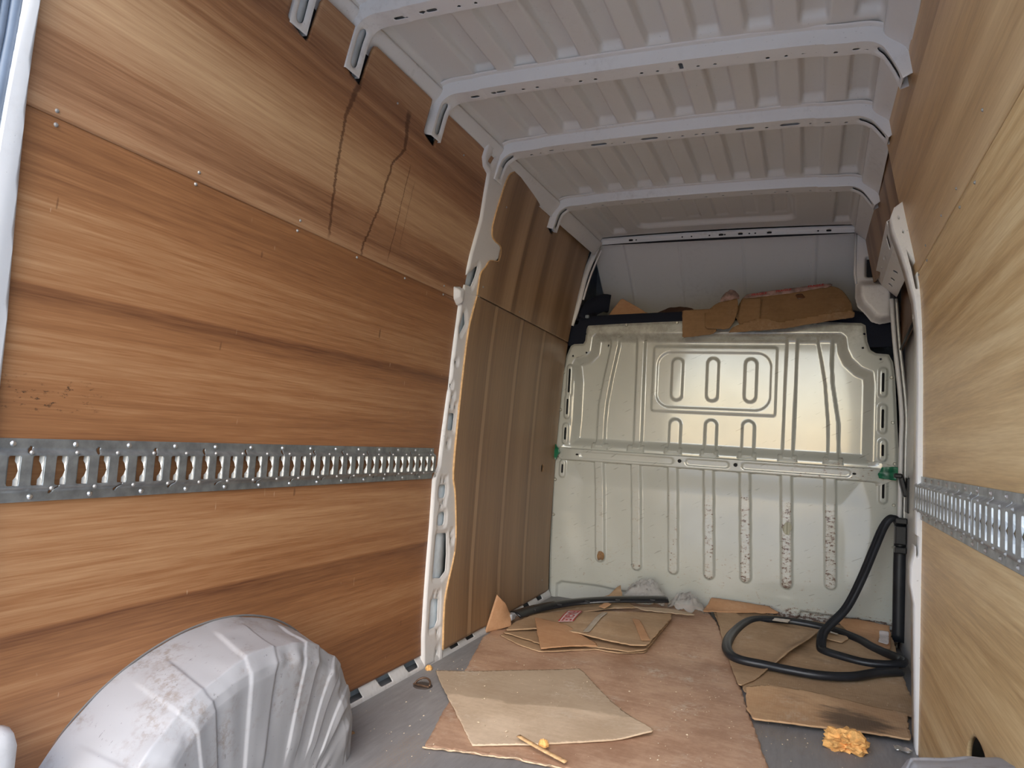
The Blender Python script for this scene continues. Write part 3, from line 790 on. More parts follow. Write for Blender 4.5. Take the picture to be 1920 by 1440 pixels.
# white corner piece at the top of the right door post
def cp_sdf(U, V):
    return sd_poly(U, V, [(.655, 2.02), (.74, 2.02), (.80, 1.80), (.83, 1.70), (.83, 1.56), (.77, 1.548), (.735, 1.56), (.705, 1.60), (.672, 1.635), (.660, 1.68), (.660, 1.75), (.652, 1.80)])
def cp_map(x, z):
    win = sd_box(x, z, .735, 1.835, .035, .055, .014)
    d = .03 * (1 - sstep(-.008, .004, win))
    bul = .07 * sstep(1.77, 1.72, z) * sstep(-.0, -.03, cp_sdf(np.asarray(x), np.asarray(z)))
    step = .018 * sstep(1.70, 1.69, z)
    return x, 3.875 + d - bul - step * 0 + .0 * x, z
sheet('corner_piece', rng(.64, .84, .005), rng(1.54, 2.03, .006), cp_sdf, cp_map, M_WHITE, wall_front, .003, 1)
sheet('corner_opening', rng(.69, .78, .01), rng(1.77, 1.90, .01), lambda U, V: sd_box(U, V, .735, 1.835, .030, .050, .012), lambda x, z: (x, 3.901 + 0 * x, z), M_DARK, wall_front, .001, 1)  # black sheet painted in as the shade inside the opening
tube('header_post', [(.655, 3.868, 2.02), (.655, 3.868, 1.80), (.662, 3.868, 1.75)], circ(.006, 8), M_WHITE, wall_front, up=(0, 1, 0))

# ------------------------------------------------------------------ bulkhead
BY = 3.88
OUT = [(-.868, -.02), (-.880, .47), (-.885, .86), (-.872, 1.06), (-.862, 1.27), (-.842, 1.37), (-.82, 1.428), (-.80, 1.440), (-.745, 1.443), (-.735, 1.46), (-.73, 1.53), (-.722, 1.548), (-.52, 1.559), (-.2, 1.571), (.04, 1.574), (.28, 1.570), (.69, 1.556), (.71, 1.545), (.72, 1.463), (.735, 1.42), (.76, 1.405), (.815, 1.40), (.835, 1.36), (.845, 1.28), (.868, .9), (.882, .4), (.880, -.02)]
UPR = [(-.79, .86), (-.782, 1.0), (-.782, 1.22), (-.800, 1.325), (-.785, 1.352), (-.72, 1.372), (-.695, 1.40), (-.688, 1.48), (-.67, 1.500), (.60, 1.500), (.622, 1.480), (.630, 1.42), (.650, 1.375), (.695, 1.33), (.745, 1.31), (.752, 1.25), (.752, .86)]
LWR = [(-.76, .76), (-.80, .70), (-.815, .60), (-.822, .48), (-.80, .36), (-.76, .25), (-.74, -.2), (.76, -.2), (.755, .34), (.755, .50), (.735, .66), (.70, .76)]
UPR_S = [(p[0], p[1]) for p in UPR]
LOWR = [((-.641, -.582), (-.609, -.550), .225), ((-.432, -.378), (-.401, -.349), .205), ((-.232, -.177), (-.205, -.151), .21), ((-.044, .010), (-.020, .034), .208), ((.140, .191), (.163, .213), .215), ((.336, .395), (.356, .413), .21), ((.543, .594), (.559, .609), .235)]
RIBA = ([1.50, 1.44, 1.26, 1.10, .985, .86], [-.592, -.589, -.620, -.645, -.646, -.645], [-.538, -.536, -.568, -.590, -.594, -.592])
RIBB = ([1.50, .86], [-.440, -.433], [-.389, -.383])
RIBC = ([1.50, .86], [.345, .339], [.402, .396])
RIBD = ([1.50, 1.46, 1.35, 1.25, 1.05, .86], [.490, .492, .514, .531, .550, .554], [.566, .567, .566, .572, .604, .609])
def ribmask(x, z, R, soft=.008):
    zs = np.array(R[0])[::-1]; l = np.interp(z, zs, np.array(R[1])[::-1]); r = np.interp(z, zs, np.array(R[2])[::-1])
    return sstep(-.002, soft, x - l) * sstep(-.002, soft, r - x)
SLOTS = [(-.207, 1.374, 1.135), (-.019, 1.377, 1.137), (.1745, 1.376, 1.139)]
SLOTL = [(-.2065, 1.040), (-.017, 1.044), (.1725, 1.048)]
SIDE = [(-.811, 1.302, 1.150), (-.815, 1.128, 1.025), (-.818, .965, .880), (-.824, .755, .690), (.792, 1.314, 1.206), (.794, 1.136, 1.030), (.797, .965, .894), (.803, .781, .692)]
def raised(d, w=.010): return 1 - sstep(-w * .75, .001, d)
def bulk_parts(x, z):
    up = sd_poly(x, z, UPR); lo = sd_poly(x, z, LWR)
    dep = .042 * sstep(.006, -.045, up) + .012 * sstep(.02, -.12, lo)
    rib = np.zeros(x.shape)
    inU = sstep(-.0, -.03, up)
    top = sstep(1.495, 1.455, z) * (z > .86)
    for R in (RIBA, RIBB, RIBC, RIBD): rib = np.maximum(rib, ribmask(x, z, R) * top)
    pan = sd_box(x, z, -.020, 1.255, .325, .183, .018)
    pan2 = sd_box(x, z, -.022, 1.252, .298, .153, .075)
    g = .35 * raised(pan, .010) - .30 * raised(pan2, .006)
    for c, a, b in SLOTS: g = g + .85 * raised(sd_cap(x, z, c, a - .034, c, b + .034, .033), .011)
    for c, a in SLOTL: rib = np.maximum(rib, raised(sd_cap(x, z, c, a - .034, c, .84, .034), .011) * (z > .855))
    low = np.zeros(x.shape)
    for (t0, t1), (b0, b1), e in LOWR:
        tc, bc = (t0 + t1) / 2, (b0 + b1) / 2
        low = np.maximum(low, raised(sd_cap(x, z, tc, .80, bc, e + .028, .029), .010) * (z < .80))
    side = np.zeros(x.shape)
    for c, a, b in SIDE: side = np.maximum(side, raised(sd_cap(x, z, c, a, c, b, .020), .008))
    foot = raised(sd_poly(x, z, [(-.832, -.03), (-.832, .075), (-.80, .097), (-.58, .098), (-.40, .085), (-.36, -.03)]), .02) + raised(sd_poly(x, z, [(.40, -.03), (.45, .118), (.76, .112), (.808, .09), (.81, -.03)]), .02)
    return dep, rib, g, low, side, foot
def bulk_map(x, z):
    dep, rib, g, low, side, foot = bulk_parts(x, z)
    edge = .010 * sstep(-.012, -.002, sd_poly(x, z, OUT))
    wav = .004 * (vnoise(x * 2.3, z * 2.1, 5) - .5)
    y = BY + dep - .019 * rib - .015 * g - .020 * low - .010 * side + .020 * foot + edge + wav
    y = y - .012 * sstep(.0, .25, z) + .012
    return x, y, z
def bulk_wear(x, z):
    dep, rib, g, low, side, foot = bulk_parts(x, z)
    bias = .55 + .45 * sstep(-.5, .5, x)
    w = low * (.42 + .58 * bias * sstep(.75, .60, z)) * (.7 + .3 * sstep(.3, .1, z))
    w = np.maximum(w, .85 * sstep(.24, .06, z) * bias)
    w = np.maximum(w, .48 * sstep(.70, .30, z))
    w = np.maximum(w, .9 * sstep(.03, .0, np.abs(z - .11)) * sstep(.35, .75, x))
    w = np.maximum(w, .22 + .14 * rib)
    return w
def bulk_sdf(U, V):
    d = sd_poly(U, V, OUT)
    for c, a, b in SIDE: d = np.maximum(d, -sd_cap(U, V, c, a - .012, c, b + .012, .0055))
    for x, z in ((-.735, 1.50), (-.72, 1.39), (-.80, 1.37), (.705, 1.50), (.70, 1.43), (.78, 1.375)): d = np.maximum(d, -(np.hypot(U - x, V - z) - .006))
    d = np.maximum(d, -sd_box(U, V, -.605, 1.438, .004, .007))
    return d
def mat_bulk():
    t = NT('bulkhead_paint')
    base = t.mix(t.smooth(t.noise(t.pos, 2.2, 3), .3, .7), (0.44, 0.45, 0.40), (0.50, 0.51, 0.458))
    w = t.attr('wear')
    n = t.noise(t.vec(t.mul(t.x, 34.0), t.mul(t.y, 34.0), t.mul(t.z, 80.0)), 1.0, 6, 0.75)
    n2 = t.noise(t.vec(t.mul(t.x, 120.0), t.mul(t.y, 60.0), t.mul(t.z, 60.0)), 1.0, 4, 0.7)
    v = t.add(t.mul(w, 0.36), t.add(t.mul(n, 0.62), t.mul(n2, 0.22)))
    rust = t.smooth(v, 0.688, 0.73)
    halo = t.smooth(v, 0.62, 0.73)
    white = t.mul(t.smooth(w, .45, .8), t.smooth(n2, .35, .6))
    c = t.mix(t.mul(white, .45), base, (0.60, 0.61, 0.59))
    c = t.mix(t.mul(halo, .35), c, (0.42, 0.30, 0.17))
    c = t.mix(t.mul(rust, .9), c, (0.085, 0.032, 0.016))
    scr = t.smooth(t.noise(t.vec(t.mul(t.add(t.x, t.mul(t.z, .6)), 9.0), t.mul(t.add(t.z, t.mul(t.x, -.5)), 70.0), 0.0), 1.0, 3), .66, .70)
    c = t.mix(t.mul(scr, .45), c, (0.17, 0.16, 0.12))
    top_tone = t.mul(t.smooth(t.z, 1.40, 1.50), t.smooth(t.noise(t.pos, 16.0, 5, .7), .35, .65))  # mottled darker tone towards the top of the bulkhead
    c = t.mix(t.mul(top_tone, .45), c, (0.17, 0.16, 0.12))
    r = t.add(.12, t.add(t.mul(rust, .4), t.mul(t.noise(t.pos, 11.0, 4), .12)))
    t.b.inputs['Coat Roughness'].default_value = .06
    return t.out(c, r, 0.0, 0.6, 0.6)
M_BULK = mat_bulk()
bulk = tag(empty('bulkhead', (0, BY, 0)), 'cream painted steel bulkhead with pressed ribs, scratches and rust spots', 'bulkhead')
sheet('pressed_panel', rng(-.895, .892, .0048), rng(-.02, 1.58, .0052), bulk_sdf, bulk_map, M_BULK, bulk, 0, flip=True, attr={'wear': bulk_wear})
# black plates standing in for the shade behind the narrow side slots
for c, a, b in SIDE: box_obj('slot_backing', (c, BY + .02, (a + b) / 2), (.024, .004, a - b + .02), M_DARK, bulk, 0)
# cross beam with corrugated upper flange and flared ends
CORR = [-.615, -.411, -.207, -.018, .172, .368, .580]
def beam_y(x, z):
    k = np.zeros(x.shape)
    for c in CORR: k = np.maximum(k, 1 - sstep(.042, .050, np.abs(x - c)))
    prof = np.interp(z, [.750, .768, .776, .838, .843, .848, .872, .884], [.046, .030, -.026, -.028, .004, .002, .014, .042])
    y = prof - .017 * k * ((z > .845) | (z < .772))
    for x0, x1 in ((-.70, -.215), (-.115, .07), (.17, .64)):
        y = y + .004 * raised(sd_cap(x, z, x0, .808, x1, .808, .019), .006)
    return y
def beam_sdf(U, V):
    top = .872 + 0 * U
    d = sd_poly(U, V, [(-.865, .80), (-.85, .835), (-.80, .885), (-.775, .882), (.705, .882), (.73, .885), (.80, .865), (.85, .86), (.865, .80), (.80, .765), (.76, .752), (-.77, .752), (-.82, .765)])
    for x in (-.165, .121): d = np.maximum(d, -(np.hypot(U - x, V - .811) - .010))
    for x in (-.735, .675): d = np.maximum(d, -sd_box(U, V, x, .808, .009, .005, .004))
    return d
def beam_map(x, z):
    e = sstep(.02, .12, np.maximum(-.76 - x, x - .70) + .02)
    flat = BY - .012
    return x, (BY + beam_y(x, z)) * (1 - e) + flat * e, z
sheet('cross_beam', rng(-.87, .87, .006), rng(.745, .89, .0034), beam_sdf, beam_map, M_BULK, bulk, .003, 1, flip=True, attr={'wear': lambda x, z: .25 + .35 * sstep(-.2, .5, x)})
box_obj('beam_backing', (0, BY + .03, .81), (1.5, .006, .05), M_DARK, bulk, 0)  # black strip put behind the beam as painted shade
for x in (-.165, .121, -.735, .675): box_obj('beam_hole', (x, BY - .016, .810), (.028, .004, .026), M_DARK, bulk, 0)  # black plates that paint the shade in the beam holes
for x, z in [(-.850, 1.272), (-.857, 1.057), (-.865, .658), (.828, 1.286), (.838, 1.066), (.850, .868), (.850, .671), (.853, .472), (-.864, .459)]:
    put('bolt', ME_BOLT, (x, BY - .002, z), (0, -1, 0), bulk)
for x, z in [(-.496, 1.549), (-.215, 1.560), (.478, 1.556)]:
    put('bolt', ME_BOLT, (x, BY - .002, z), (0, -1, 0), bulk)

# ------------------------------------------------------------------ navy shelf edge above the bulkhead
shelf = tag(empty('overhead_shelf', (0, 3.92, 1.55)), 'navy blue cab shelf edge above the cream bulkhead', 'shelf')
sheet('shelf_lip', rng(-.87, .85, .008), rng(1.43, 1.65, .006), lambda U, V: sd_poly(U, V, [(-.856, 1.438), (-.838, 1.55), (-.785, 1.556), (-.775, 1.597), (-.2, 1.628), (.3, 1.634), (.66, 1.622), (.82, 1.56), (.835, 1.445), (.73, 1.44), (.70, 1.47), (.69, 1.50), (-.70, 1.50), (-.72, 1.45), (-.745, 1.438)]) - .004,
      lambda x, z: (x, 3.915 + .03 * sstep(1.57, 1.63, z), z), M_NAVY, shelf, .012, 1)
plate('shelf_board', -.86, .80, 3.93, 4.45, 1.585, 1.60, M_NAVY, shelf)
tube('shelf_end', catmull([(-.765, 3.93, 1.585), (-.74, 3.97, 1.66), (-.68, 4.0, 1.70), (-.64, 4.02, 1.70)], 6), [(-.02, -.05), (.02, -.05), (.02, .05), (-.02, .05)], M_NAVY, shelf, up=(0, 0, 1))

# ------------------------------------------------------------------ steel lashing rails
def rail(name, side, x0, y0, y1, zc, hw, pitch, first, label, mat, sections, slot_hw, slot_hh):
    root = tag(empty(name, (x0, (y0 + y1) / 2, zc)), label, 'lashing rail')
    def height(v):
        a = np.abs(v); return np.interp(a, [0, hw - .027, hw - .021, hw - .019, hw], [.015, .015, .006, .003, .003])
    cs = np.arange(first, y1 - .012, pitch)
    for a, b in sections:
        def sdf(U, V, a=a, b=b):
            d = sd_box(U, V, (a + b) / 2, 0, (b - a) / 2, hw)
            for c in cs:
                if a - .02 < c < b + .02: d = np.maximum(d, -sd_box(U, V, c, 0, slot_hw, slot_hh, .003))
            k = 0
            for c in np.arange(a + .06, b - .03, .135):
                d = np.maximum(d, -sd_cap(U, V, c, hw - .026, c + .008, hw - .016, .0028)); k += 1
                d = np.maximum(d, -sd_cap(U, V, c + .05, -hw + .016, c + .058, -hw + .026, .0028))
            return d
        fm = lambda u, v: (x0 - side * height(v), u, zc + v)
        o = sheet('rail_section', rng(a - .003, b + .003, .0032), rng(-hw - .002, hw + .002, .0034), sdf, fm, mat, root, .0022, -1, flip=(side > 0))
    V, F = [], []                                  # pressed tab folded into a slot, with a half-round waist
    for sg in (-1, 1):
        b0 = len(V)
        for zz, dpt in ((slot_hh, .0085), (.017, .0085), (.011, .004), (.0, .0008)):
            V += [(-side * .0145, slot_hw - .0008, sg * zz), (-side * (.0145 - dpt), slot_hw - .0022 - dpt * .25, sg * zz)]
        for q in range(3): F.append((b0 + 2 * q, b0 + 2 * q + 1, b0 + 2 * q + 3, b0 + 2 * q + 2))
    first_tab = None
    for c in cs:
        if first_tab is None:
            o = first_tab = mesh_obj('slot_tab', V, F, M_GALV_TAB if side < 0 else M_GALV_R, root, False); solidify(o, .002, 0)
        else:
            o = first_tab.copy(); link(o, root); o.matrix_parent_inverse = first_tab.matrix_parent_inverse
        o.location = (x0, c, zc)
    for c in np.arange(y0 + .035, y1 - .01, .118):
        put('screw', ME_RIVET, (x0 - side * .004, c, zc + hw - .0095), (-side, 0, 0), root)
        put('screw', ME_RIVET, (x0 - side * .004, c + .04, zc - hw + .0095), (-side, 0, 0), root)
    for c in np.arange(y0 + .062, y1 - .03, .0872):
        put('rivet', ME_SCREW, (x0 - side * .0165, c, zc + slot_hh + .006), (-side, 0, 0), root)
        put('rivet', ME_SCREW, (x0 - side * .0165, c + .0436, zc - slot_hh - .006), (-side, 0, 0), root)
    return root
rail('lashing_rail', -1, -.8480, .80, 2.387, .762, .0575, .0436, .833, 'dull grey slotted steel rail screwed along the orange plywood', M_GALV, [(.80, 2.387)], .0108, .027)
rail('lashing_rail', 1, .7940, 1.0, 2.60, .771, .066, .0500, 1.054, 'bright slotted steel rail in two lengths on the honey plywood', M_GALV_R, [(1.0, 1.735), (1.739, 2.60)], .0085, .033)

# ------------------------------------------------------------------ wheel arch boxes
def wheel_arch(side, xw, depth, label, yc=ARCH_YC, sc=1.0):
    root = tag(empty('wheel_arch', (side * (xw - .1), yc, 0)), label, 'wheel arch')
    nt, nv = 420, 130
    th = np.linspace(0, math.pi, nt); vv = np.linspace(0, 1, nv)
    TH, VV = np.meshgrid(th, vv, indexing='ij')
    k = np.interp(VV, [0, .50, .58, .66, 1.0], [0, .90, .98, 1.0, 1.0])          # how far in from the wall
    a = np.interp(VV, [0, .50, .58, .66, 1.0], [.480, .375, .335, .316, .19]) * sc
    h = np.interp(VV, [0, .50, .58, .66, 1.0], [.388, .362, .338, .318, .0])
    e = np.interp(VV, [0, .5, 1], [1.0, .88, .86])
    c, s = np.cos(TH), np.sin(TH)
    yo = np.interp(VV, [0, .55, 1], [0.0, -.055, -.055])
    Y = yc + yo + a * np.sign(c) * np.abs(c) ** e
    Z = h * np.abs(s) ** e
    # creases: pairs of pressed ribs that run over the top and down the face, plus dents along the edge
    deg = np.degrees(TH)
    rib = np.zeros(TH.shape)
    for g, w, amp in ((26, 4.0, .005), (45, 4.5, .0045), (66, 5.5, .005), (92, 6, .005), (120, 6, .004), (150, 6, .003)):
        gg = g + 9 * (VV - .5)
        rib = np.maximum(rib, amp * (1 - sstep(w - 1.4, w, np.abs(deg - gg))) * sstep(.10, .22, VV) * (1 - sstep(.84, .90, VV)))
    dent = .020 * (vnoise(TH * 5.3, VV * 4.0, 3) - .45) * np.exp(-((VV - .56) / .13) ** 2)
    dent += .005 * (vnoise(TH * 9, VV * 7, 8) - .5) + .010 * np.exp(-((VV - .57) / .06) ** 2) * (vnoise(TH * 12, VV * 3, 5) - .5)
    fac = sstep(.48, .62, VV)                                                     # normal: up/outward on top, inward on the face
    off = rib + dent
    X = side * (xw - depth * k - off * fac)
    Y = Y + off * (1 - fac) * c; Z = np.maximum(Z + off * (1 - fac) * s, -.002)
    V = np.stack([X, Y, Z], -1).reshape(-1, 3)
    I = np.arange(nt * nv).reshape(nt, nv)
    F = np.stack([I[:-1, :-1], I[1:, :-1], I[1:, 1:], I[:-1, 1:]], -1).reshape(-1, 4)
    if side > 0: F = F[:, ::-1]
    mesh_obj('arch_shell', V, F, M_ARCH, root)
    # sealing bead where the shell meets the plywood
    tt = np.linspace(.02, math.pi - .02, 80)
    P = np.stack([np.full(80, side * (xw - .004)), yc + .482 * sc * np.cos(tt), .390 * np.sin(tt)], 1)
    tube('sealing_bead', P, circ(.0035, 8), M_ARCHBEAD, root, up=(1, 0, 0))
    return root
def mat_arch():
    t = NT('scuffed_white_arch')
    n1 = t.noise(t.pos, 7.0, 5, .65); n2 = t.noise(t.pos, 70.0, 5, .7)
    d = t.mul(t.smooth(n1, .46, .66), t.smooth(n2, .42, .62))
    c = t.mix(t.mul(d, .6), (0.335, 0.335, 0.342), (0.17, 0.12, 0.08))
    s = t.smooth(t.noise(t.vec(t.mul(t.x, 160.0), t.mul(t.y, 60.0), t.mul(t.z, 60.0)), 1.0, 3, .6), .67, .72)
    c = t.mix(t.mul(s, .5), c, (0.09, 0.08, 0.075))
    return t.out(c, .48, 0.0, .4)
M_ARCH = mat_arch(); M_ARCHBEAD = mat_plain('arch_sealant', (0.16, 0.15, 0.14), .7)
wheel_arch(-1, .860, .235, 'dented white wheel arch box below the dull steel rail')
wheel_arch(1, .812, .18, 'white wheel arch corner below the plywood cut-out at right', 1.405, 1.0)

# ------------------------------------------------------------------ sheets of board and cardboard on the floor
def lift(x, y):
    """the pile of old cardboard raises everything towards the bulkhead"""
    return .07 * np.clip((np.asarray(y) - 3.1) / .75, 0, 1) * np.clip((np.asarray(x) + .85) / .45, 0, 1)
def flat(name, pts, base, mat, parent=None, thick=.004, res=.012, rough=.003, seed=1, bump=.003, zf=None, use_lift=True, smooth=True):
    P = np.array(pts); u0, v0 = P.min(0) - .02; u1, v1 = P.max(0) + .02
    def sdf(U, V): return sd_poly(U, V, pts) + rough * (vnoise(U * 60, V * 60, seed) - .5) * 2
    def fm(u, v):
        z = base + bump * vnoise(u * 7, v * 7, seed)
        if use_lift: z = z + lift(u, v)
        if zf is not None: z = z + zf(np.asarray(u), np.asarray(v))
        return u, v, z
    return sheet(name, rng(u0, u1, res), rng(v0, v1, res), sdf, fm, mat, parent, thick, -1, smooth=smooth)

o = flat('hardboard_sheet', [(-.497, 1.817), (-.616, 2.225), (-.815, 2.892), (-.835, 3.236), (-.80, 3.6), (-.40, 3.80), (-.01, 3.852), (.088, 3.605), (.187, 3.221), (.247, 2.914), (.309, 2.588), (.40, 2.13), (.44, 1.95), (-.03, 1.90), (-.246, 1.885)], .005, M_HARDBOARD, None, .005, .014, .003, 2)
tag(o, 'large reddish brown hardboard sheet covering the middle of the floor', 'board')
ex = np.linspace(0, 1, 60); ep = np.array([(-.497, 1.815), (-.246, 1.883), (-.03, 1.898)])
ep = np.stack([np.interp(ex, [0, .55, 1], ep[:, 0]), np.interp(ex, [0, .55, 1], ep[:, 1]) - .004 + .006 * (vnoise(ex * 40, ex * 0, 3) - .5), .006 + .004 * vnoise(ex * 25, ex * 0, 8)], 1)
tube('torn_edge', ep, [(-.003, -.002), (.003, -.002), (.002, .0015), (-.002, .001)], M_TORN, o)
o = flat('hardboard_sheet', [(-.758, 2.358), (-.530, 2.534), (-.320, 2.696), (-.285, 2.655), (-.112, 2.414), (.055, 2.235), (.060, 2.222), (-.064, 2.103), (-.232, 1.976), (-.379, 1.879)], .0125, M_TAN, None, .004, .010, .002, 3, .004,
         lambda x, y: .012 * sstep(-.05, .06, x) + .006 * sstep(-.66, -.76, x))
tag(o, 'pale tan board lying loose on top of the brown hardboard', 'board')

o = flat('cardboard_sheet', [(.165, 3.30), (.242, 2.967), (.276, 2.787), (.551, 2.853), (.840, 2.868), (.845, 3.0), (.838, 3.2), (.842, 3.5), (.842, 3.83), (.50, 3.84), (.03, 3.845), (.09, 3.6)], .014, M_CORR, None, .005, .012, .004, 4, .004)
tag(o, 'wide corrugated cardboard sheet under the black rubber seal', 'cardboard')
o = flat('cardboard_flap', [(.280, 2.77), (.356, 2.820), (.636, 2.860), (.800, 2.862), (.795, 2.76), (.786, 2.70), (.789, 2.64), (.782, 2.602), (.653, 2.587), (.322, 2.510), (.300, 2.60)], .022, M_CARD_WET, None, .005, .010, .004, 5, .004,
         lambda x, y: .020 * sstep(2.62, 2.84, y) * sstep(.75, .45, x), False)
tag(o, 'damp stained cardboard strip folded over at the front edge of the corrugated sheet', 'cardboard')
o = flat('cardboard_sheet', [(.06, 3.78), (.141, 3.338), (.175, 3.201), (.255, 2.815), (.300, 2.92), (.340, 3.076), (.400, 3.20), (.450, 3.339), (.500, 3.47), (.545, 3.645), (.479, 3.663), (.368, 3.672), (.198, 3.70), (.142, 3.80)], .022, M_CARD, None, .004, .010, .002, 6, .003,
         lambda x, y: .035 * sstep(.22, .0, np.abs((y - 2.815) - (x - .255) * 2.55) ) * sstep(.30, .42, x))
tag(o, 'tongue shaped brown cardboard sheet ringed by the black rubber loop', 'cardboard')
o = flat('cardboard_scrap', [(.546, 3.685), (.647, 3.645), (.655, 3.615), (.625, 3.545), (.549, 3.574)], .026, M_CARD, None, .004, .008, .002, 7)
tag(o, 'small rounded cardboard tab between two strands of black rubber', 'cardboard')
o = flat('packing_tape', [(.555, 3.668), (.615, 3.640), (.612, 3.622), (.565, 3.640)], .0335, M_TAPE_C, None, .0012, .006, .001, 8)
tag(o, 'strip of clear tape on the small rounded cardboard tab', 'tape')
o = flat('packing_tape', [(.34, 3.700), (.41, 3.700), (.40, 3.655), (.33, 3.655)], .0445, M_TAPE_C, None, .0012, .006, .001, 9)
tag(o, 'strip of clear tape behind the tongue shaped cardboard sheet', 'tape')
fl = flat('cardboard_flap', [(.60, 3.80), (.70, 3.82), (.835, 3.80), (.835, 3.74), (.815, 3.56), (.763, 3.585), (.70, 3.66)], .026, M_CARD_OR, None, .004, .010, .003, 10, .004, lambda x, y: .03 * sstep(3.70, 3.82, y))
tag(fl, 'orange cardboard flap in the corner beside the black door seal', 'cardboard')
flat('paper_label', [(.790, 3.745), (.828, 3.745), (.812, 3.59), (.776, 3.61)], .0335, M_PAPER, fl, .001, .008, .002, 11, .004, lambda x, y: .03 * sstep(3.70, 3.82, y))
fl = flat('cardboard_flap', [(.02, 3.80), (.0, 3.70), (.10, 3.74), (.22, 3.775), (.36, 3.80), (.30, 3.85), (.03, 3.855)], .024, M_CARD_OR, None, .004, .010, .004, 12, .004, lambda x, y: .028 * sstep(3.74, 3.85, y))
tag(fl, 'torn orange cardboard edge at the foot of the bulkhead', 'cardboard')

# ---- flattened carton stack with the FRAGILE sticker
car = tag(empty('flattened_carton', (-.45, 3.25, 0)), 'flattened brown carton with a red FRAGILE sticker and a torn front corner', 'carton')
flat('bottom_layer', [(-.757, 2.946), (-.64, 2.86), (-.523, 2.817), (-.40, 2.93), (-.339, 2.987), (-.24, 2.99), (-.147, 3.068), (-.125, 3.437), (-.122, 3.56), (-.5, 3.42), (-.72, 3.20)], .013, M_CARD, car, .004, .010, .004, 13, .003)
flat('middle_layer', [(-.748, 2.955), (-.60, 2.91), (-.50, 2.86), (-.40, 2.97), (-.20, 3.0), (-.142, 3.06), (-.12, 3.42), (-.12, 3.56), (-.5, 3.42), (-.73, 3.18)], .024, M_CARD, car, .004, .010, .005, 14, .004)
tz = lambda x, y: .014 * sstep(3.45, 3.25, y) * sstep(-.75, -.5, x)
flat('top_layer', [(-.736, 2.962), (-.757, 3.120), (-.735, 3.26), (-.707, 3.307), (-.40, 3.46), (-.123, 3.563), (-.114, 3.50), (-.118, 3.310), (-.135, 3.045), (-.193, 3.012), (-.30, 3.02), (-.412, 3.045), (-.52, 3.06), (-.614, 3.045)], .036, M_CARD, car, .005, .009, .004, 15, .003, tz)
# torn corner folded back
def flapz(x, y): return .030 * sstep(2.78, 3.10, y) * sstep(-.33, -.55, x)
flat('torn_corner', [(-.676, 3.150), (-.60, 2.98), (-.516, 2.803), (-.42, 2.90), (-.328, 2.986), (-.345, 3.02), (-.504, 3.118)], .030, M_CARD_OR, car, .004, .009, .002, 16, .003, flapz, False)
flat('parcel_tape', [(-.425, 3.400), (-.399, 3.412), (-.392, 3.065), (-.417, 3.058)], .0425, M_TAPE_C, car, .001, .008, .0, 15, .003, tz)
flat('parcel_tape', [(-.27, 3.36), (-.235, 3.36), (-.13, 3.10), (-.165, 3.08)], .0425, M_CARD_OR, car, .001, .008, .0, 15, .003, tz)
flat('cardboard_tab', [(-.46, 3.46), (-.425, 3.44), (-.405, 3.50), (-.44, 3.52)], .052, M_CARD_OR, car, .003, .006, .002, 17, .02)
# sticker with red border and lettering running away from the camera side
sticker = flat('fragile_sticker', [(-.582, 3.355), (-.513, 3.374), (-.499, 3.176), (-.562, 3.150)], .0435, M_PAPER, car, .0008, .006, .0, 15, .003, tz)
def ssurf(u, v):
    """u across (0 left,1 right), v along (0 far,1 near) on the sticker"""
    A, B, C_, D = map(np.array, ((-.582, 3.355), (-.513, 3.374), (-.499, 3.176), (-.562, 3.150)))
    p = (A * (1 - u) + B * u) * (1 - v) + (D * (1 - u) + C_ * u) * v
    return (p[0], p[1], .0435 + .003 * float(vnoise(p[0] * 7, p[1] * 7, 15)) + float(lift(p[0], p[1])) + float(tz(p[0], p[1])) + .0010)
def text_mesh(txt, size=1.0):
    cu = bpy.data.curves.new('txt', 'FONT'); cu.body = txt; cu.size = size; cu.align_x = 'LEFT'; cu.resolution_u = 3
    cu.offset = 0.03
    ob = bpy.data.objects.new('txt', cu); COL.objects.link(ob)
    dg = bpy.context.evaluated_depsgraph_get(); me = bpy.data.meshes.new_from_object(ob.evaluated_get(dg))
    bpy.data.objects.remove(ob); return me
def text_on(name, txt, mapf, mat, parent):
    me = text_mesh(txt); co = np.array([v.co[:] for v in me.vertices])
    lo, hi = co.min(0), co.max(0)
    for v in me.vertices:
        v.co = mapf((v.co.x - lo[0]) / (hi[0] - lo[0]), (v.co.y - lo[1]) / (hi[1] - lo[1]))
    me.materials.clear(); me.materials.append(mat)
    o = bpy.data.objects.new(name, me); link(o, parent)
    top = parent
    while top.parent is not None: top = top.parent
    return o
t_ = text_on('fragile_lettering', 'FRAGILE', lambda a, b: ssurf(.16 + .68 * b, .07 + .86 * a), M_REDINK, sticker)
for (u0, v0, u1, v1) in ((.03, .02, .97, .02), (.97, .02, .97, .98), (.97, .98, .03, .98), (.03, .98, .03, .02)):
    q = [ssurf(u0 + (u1 - u0) * k / 6, v0 + (v1 - v0) * k / 6) for k in range(7)]
    tube('sticker_border', q, [(-.0025, -.0004), (.0025, -.0004), (.0025, .0004), (-.0025, .0004)], M_REDINK, sticker)

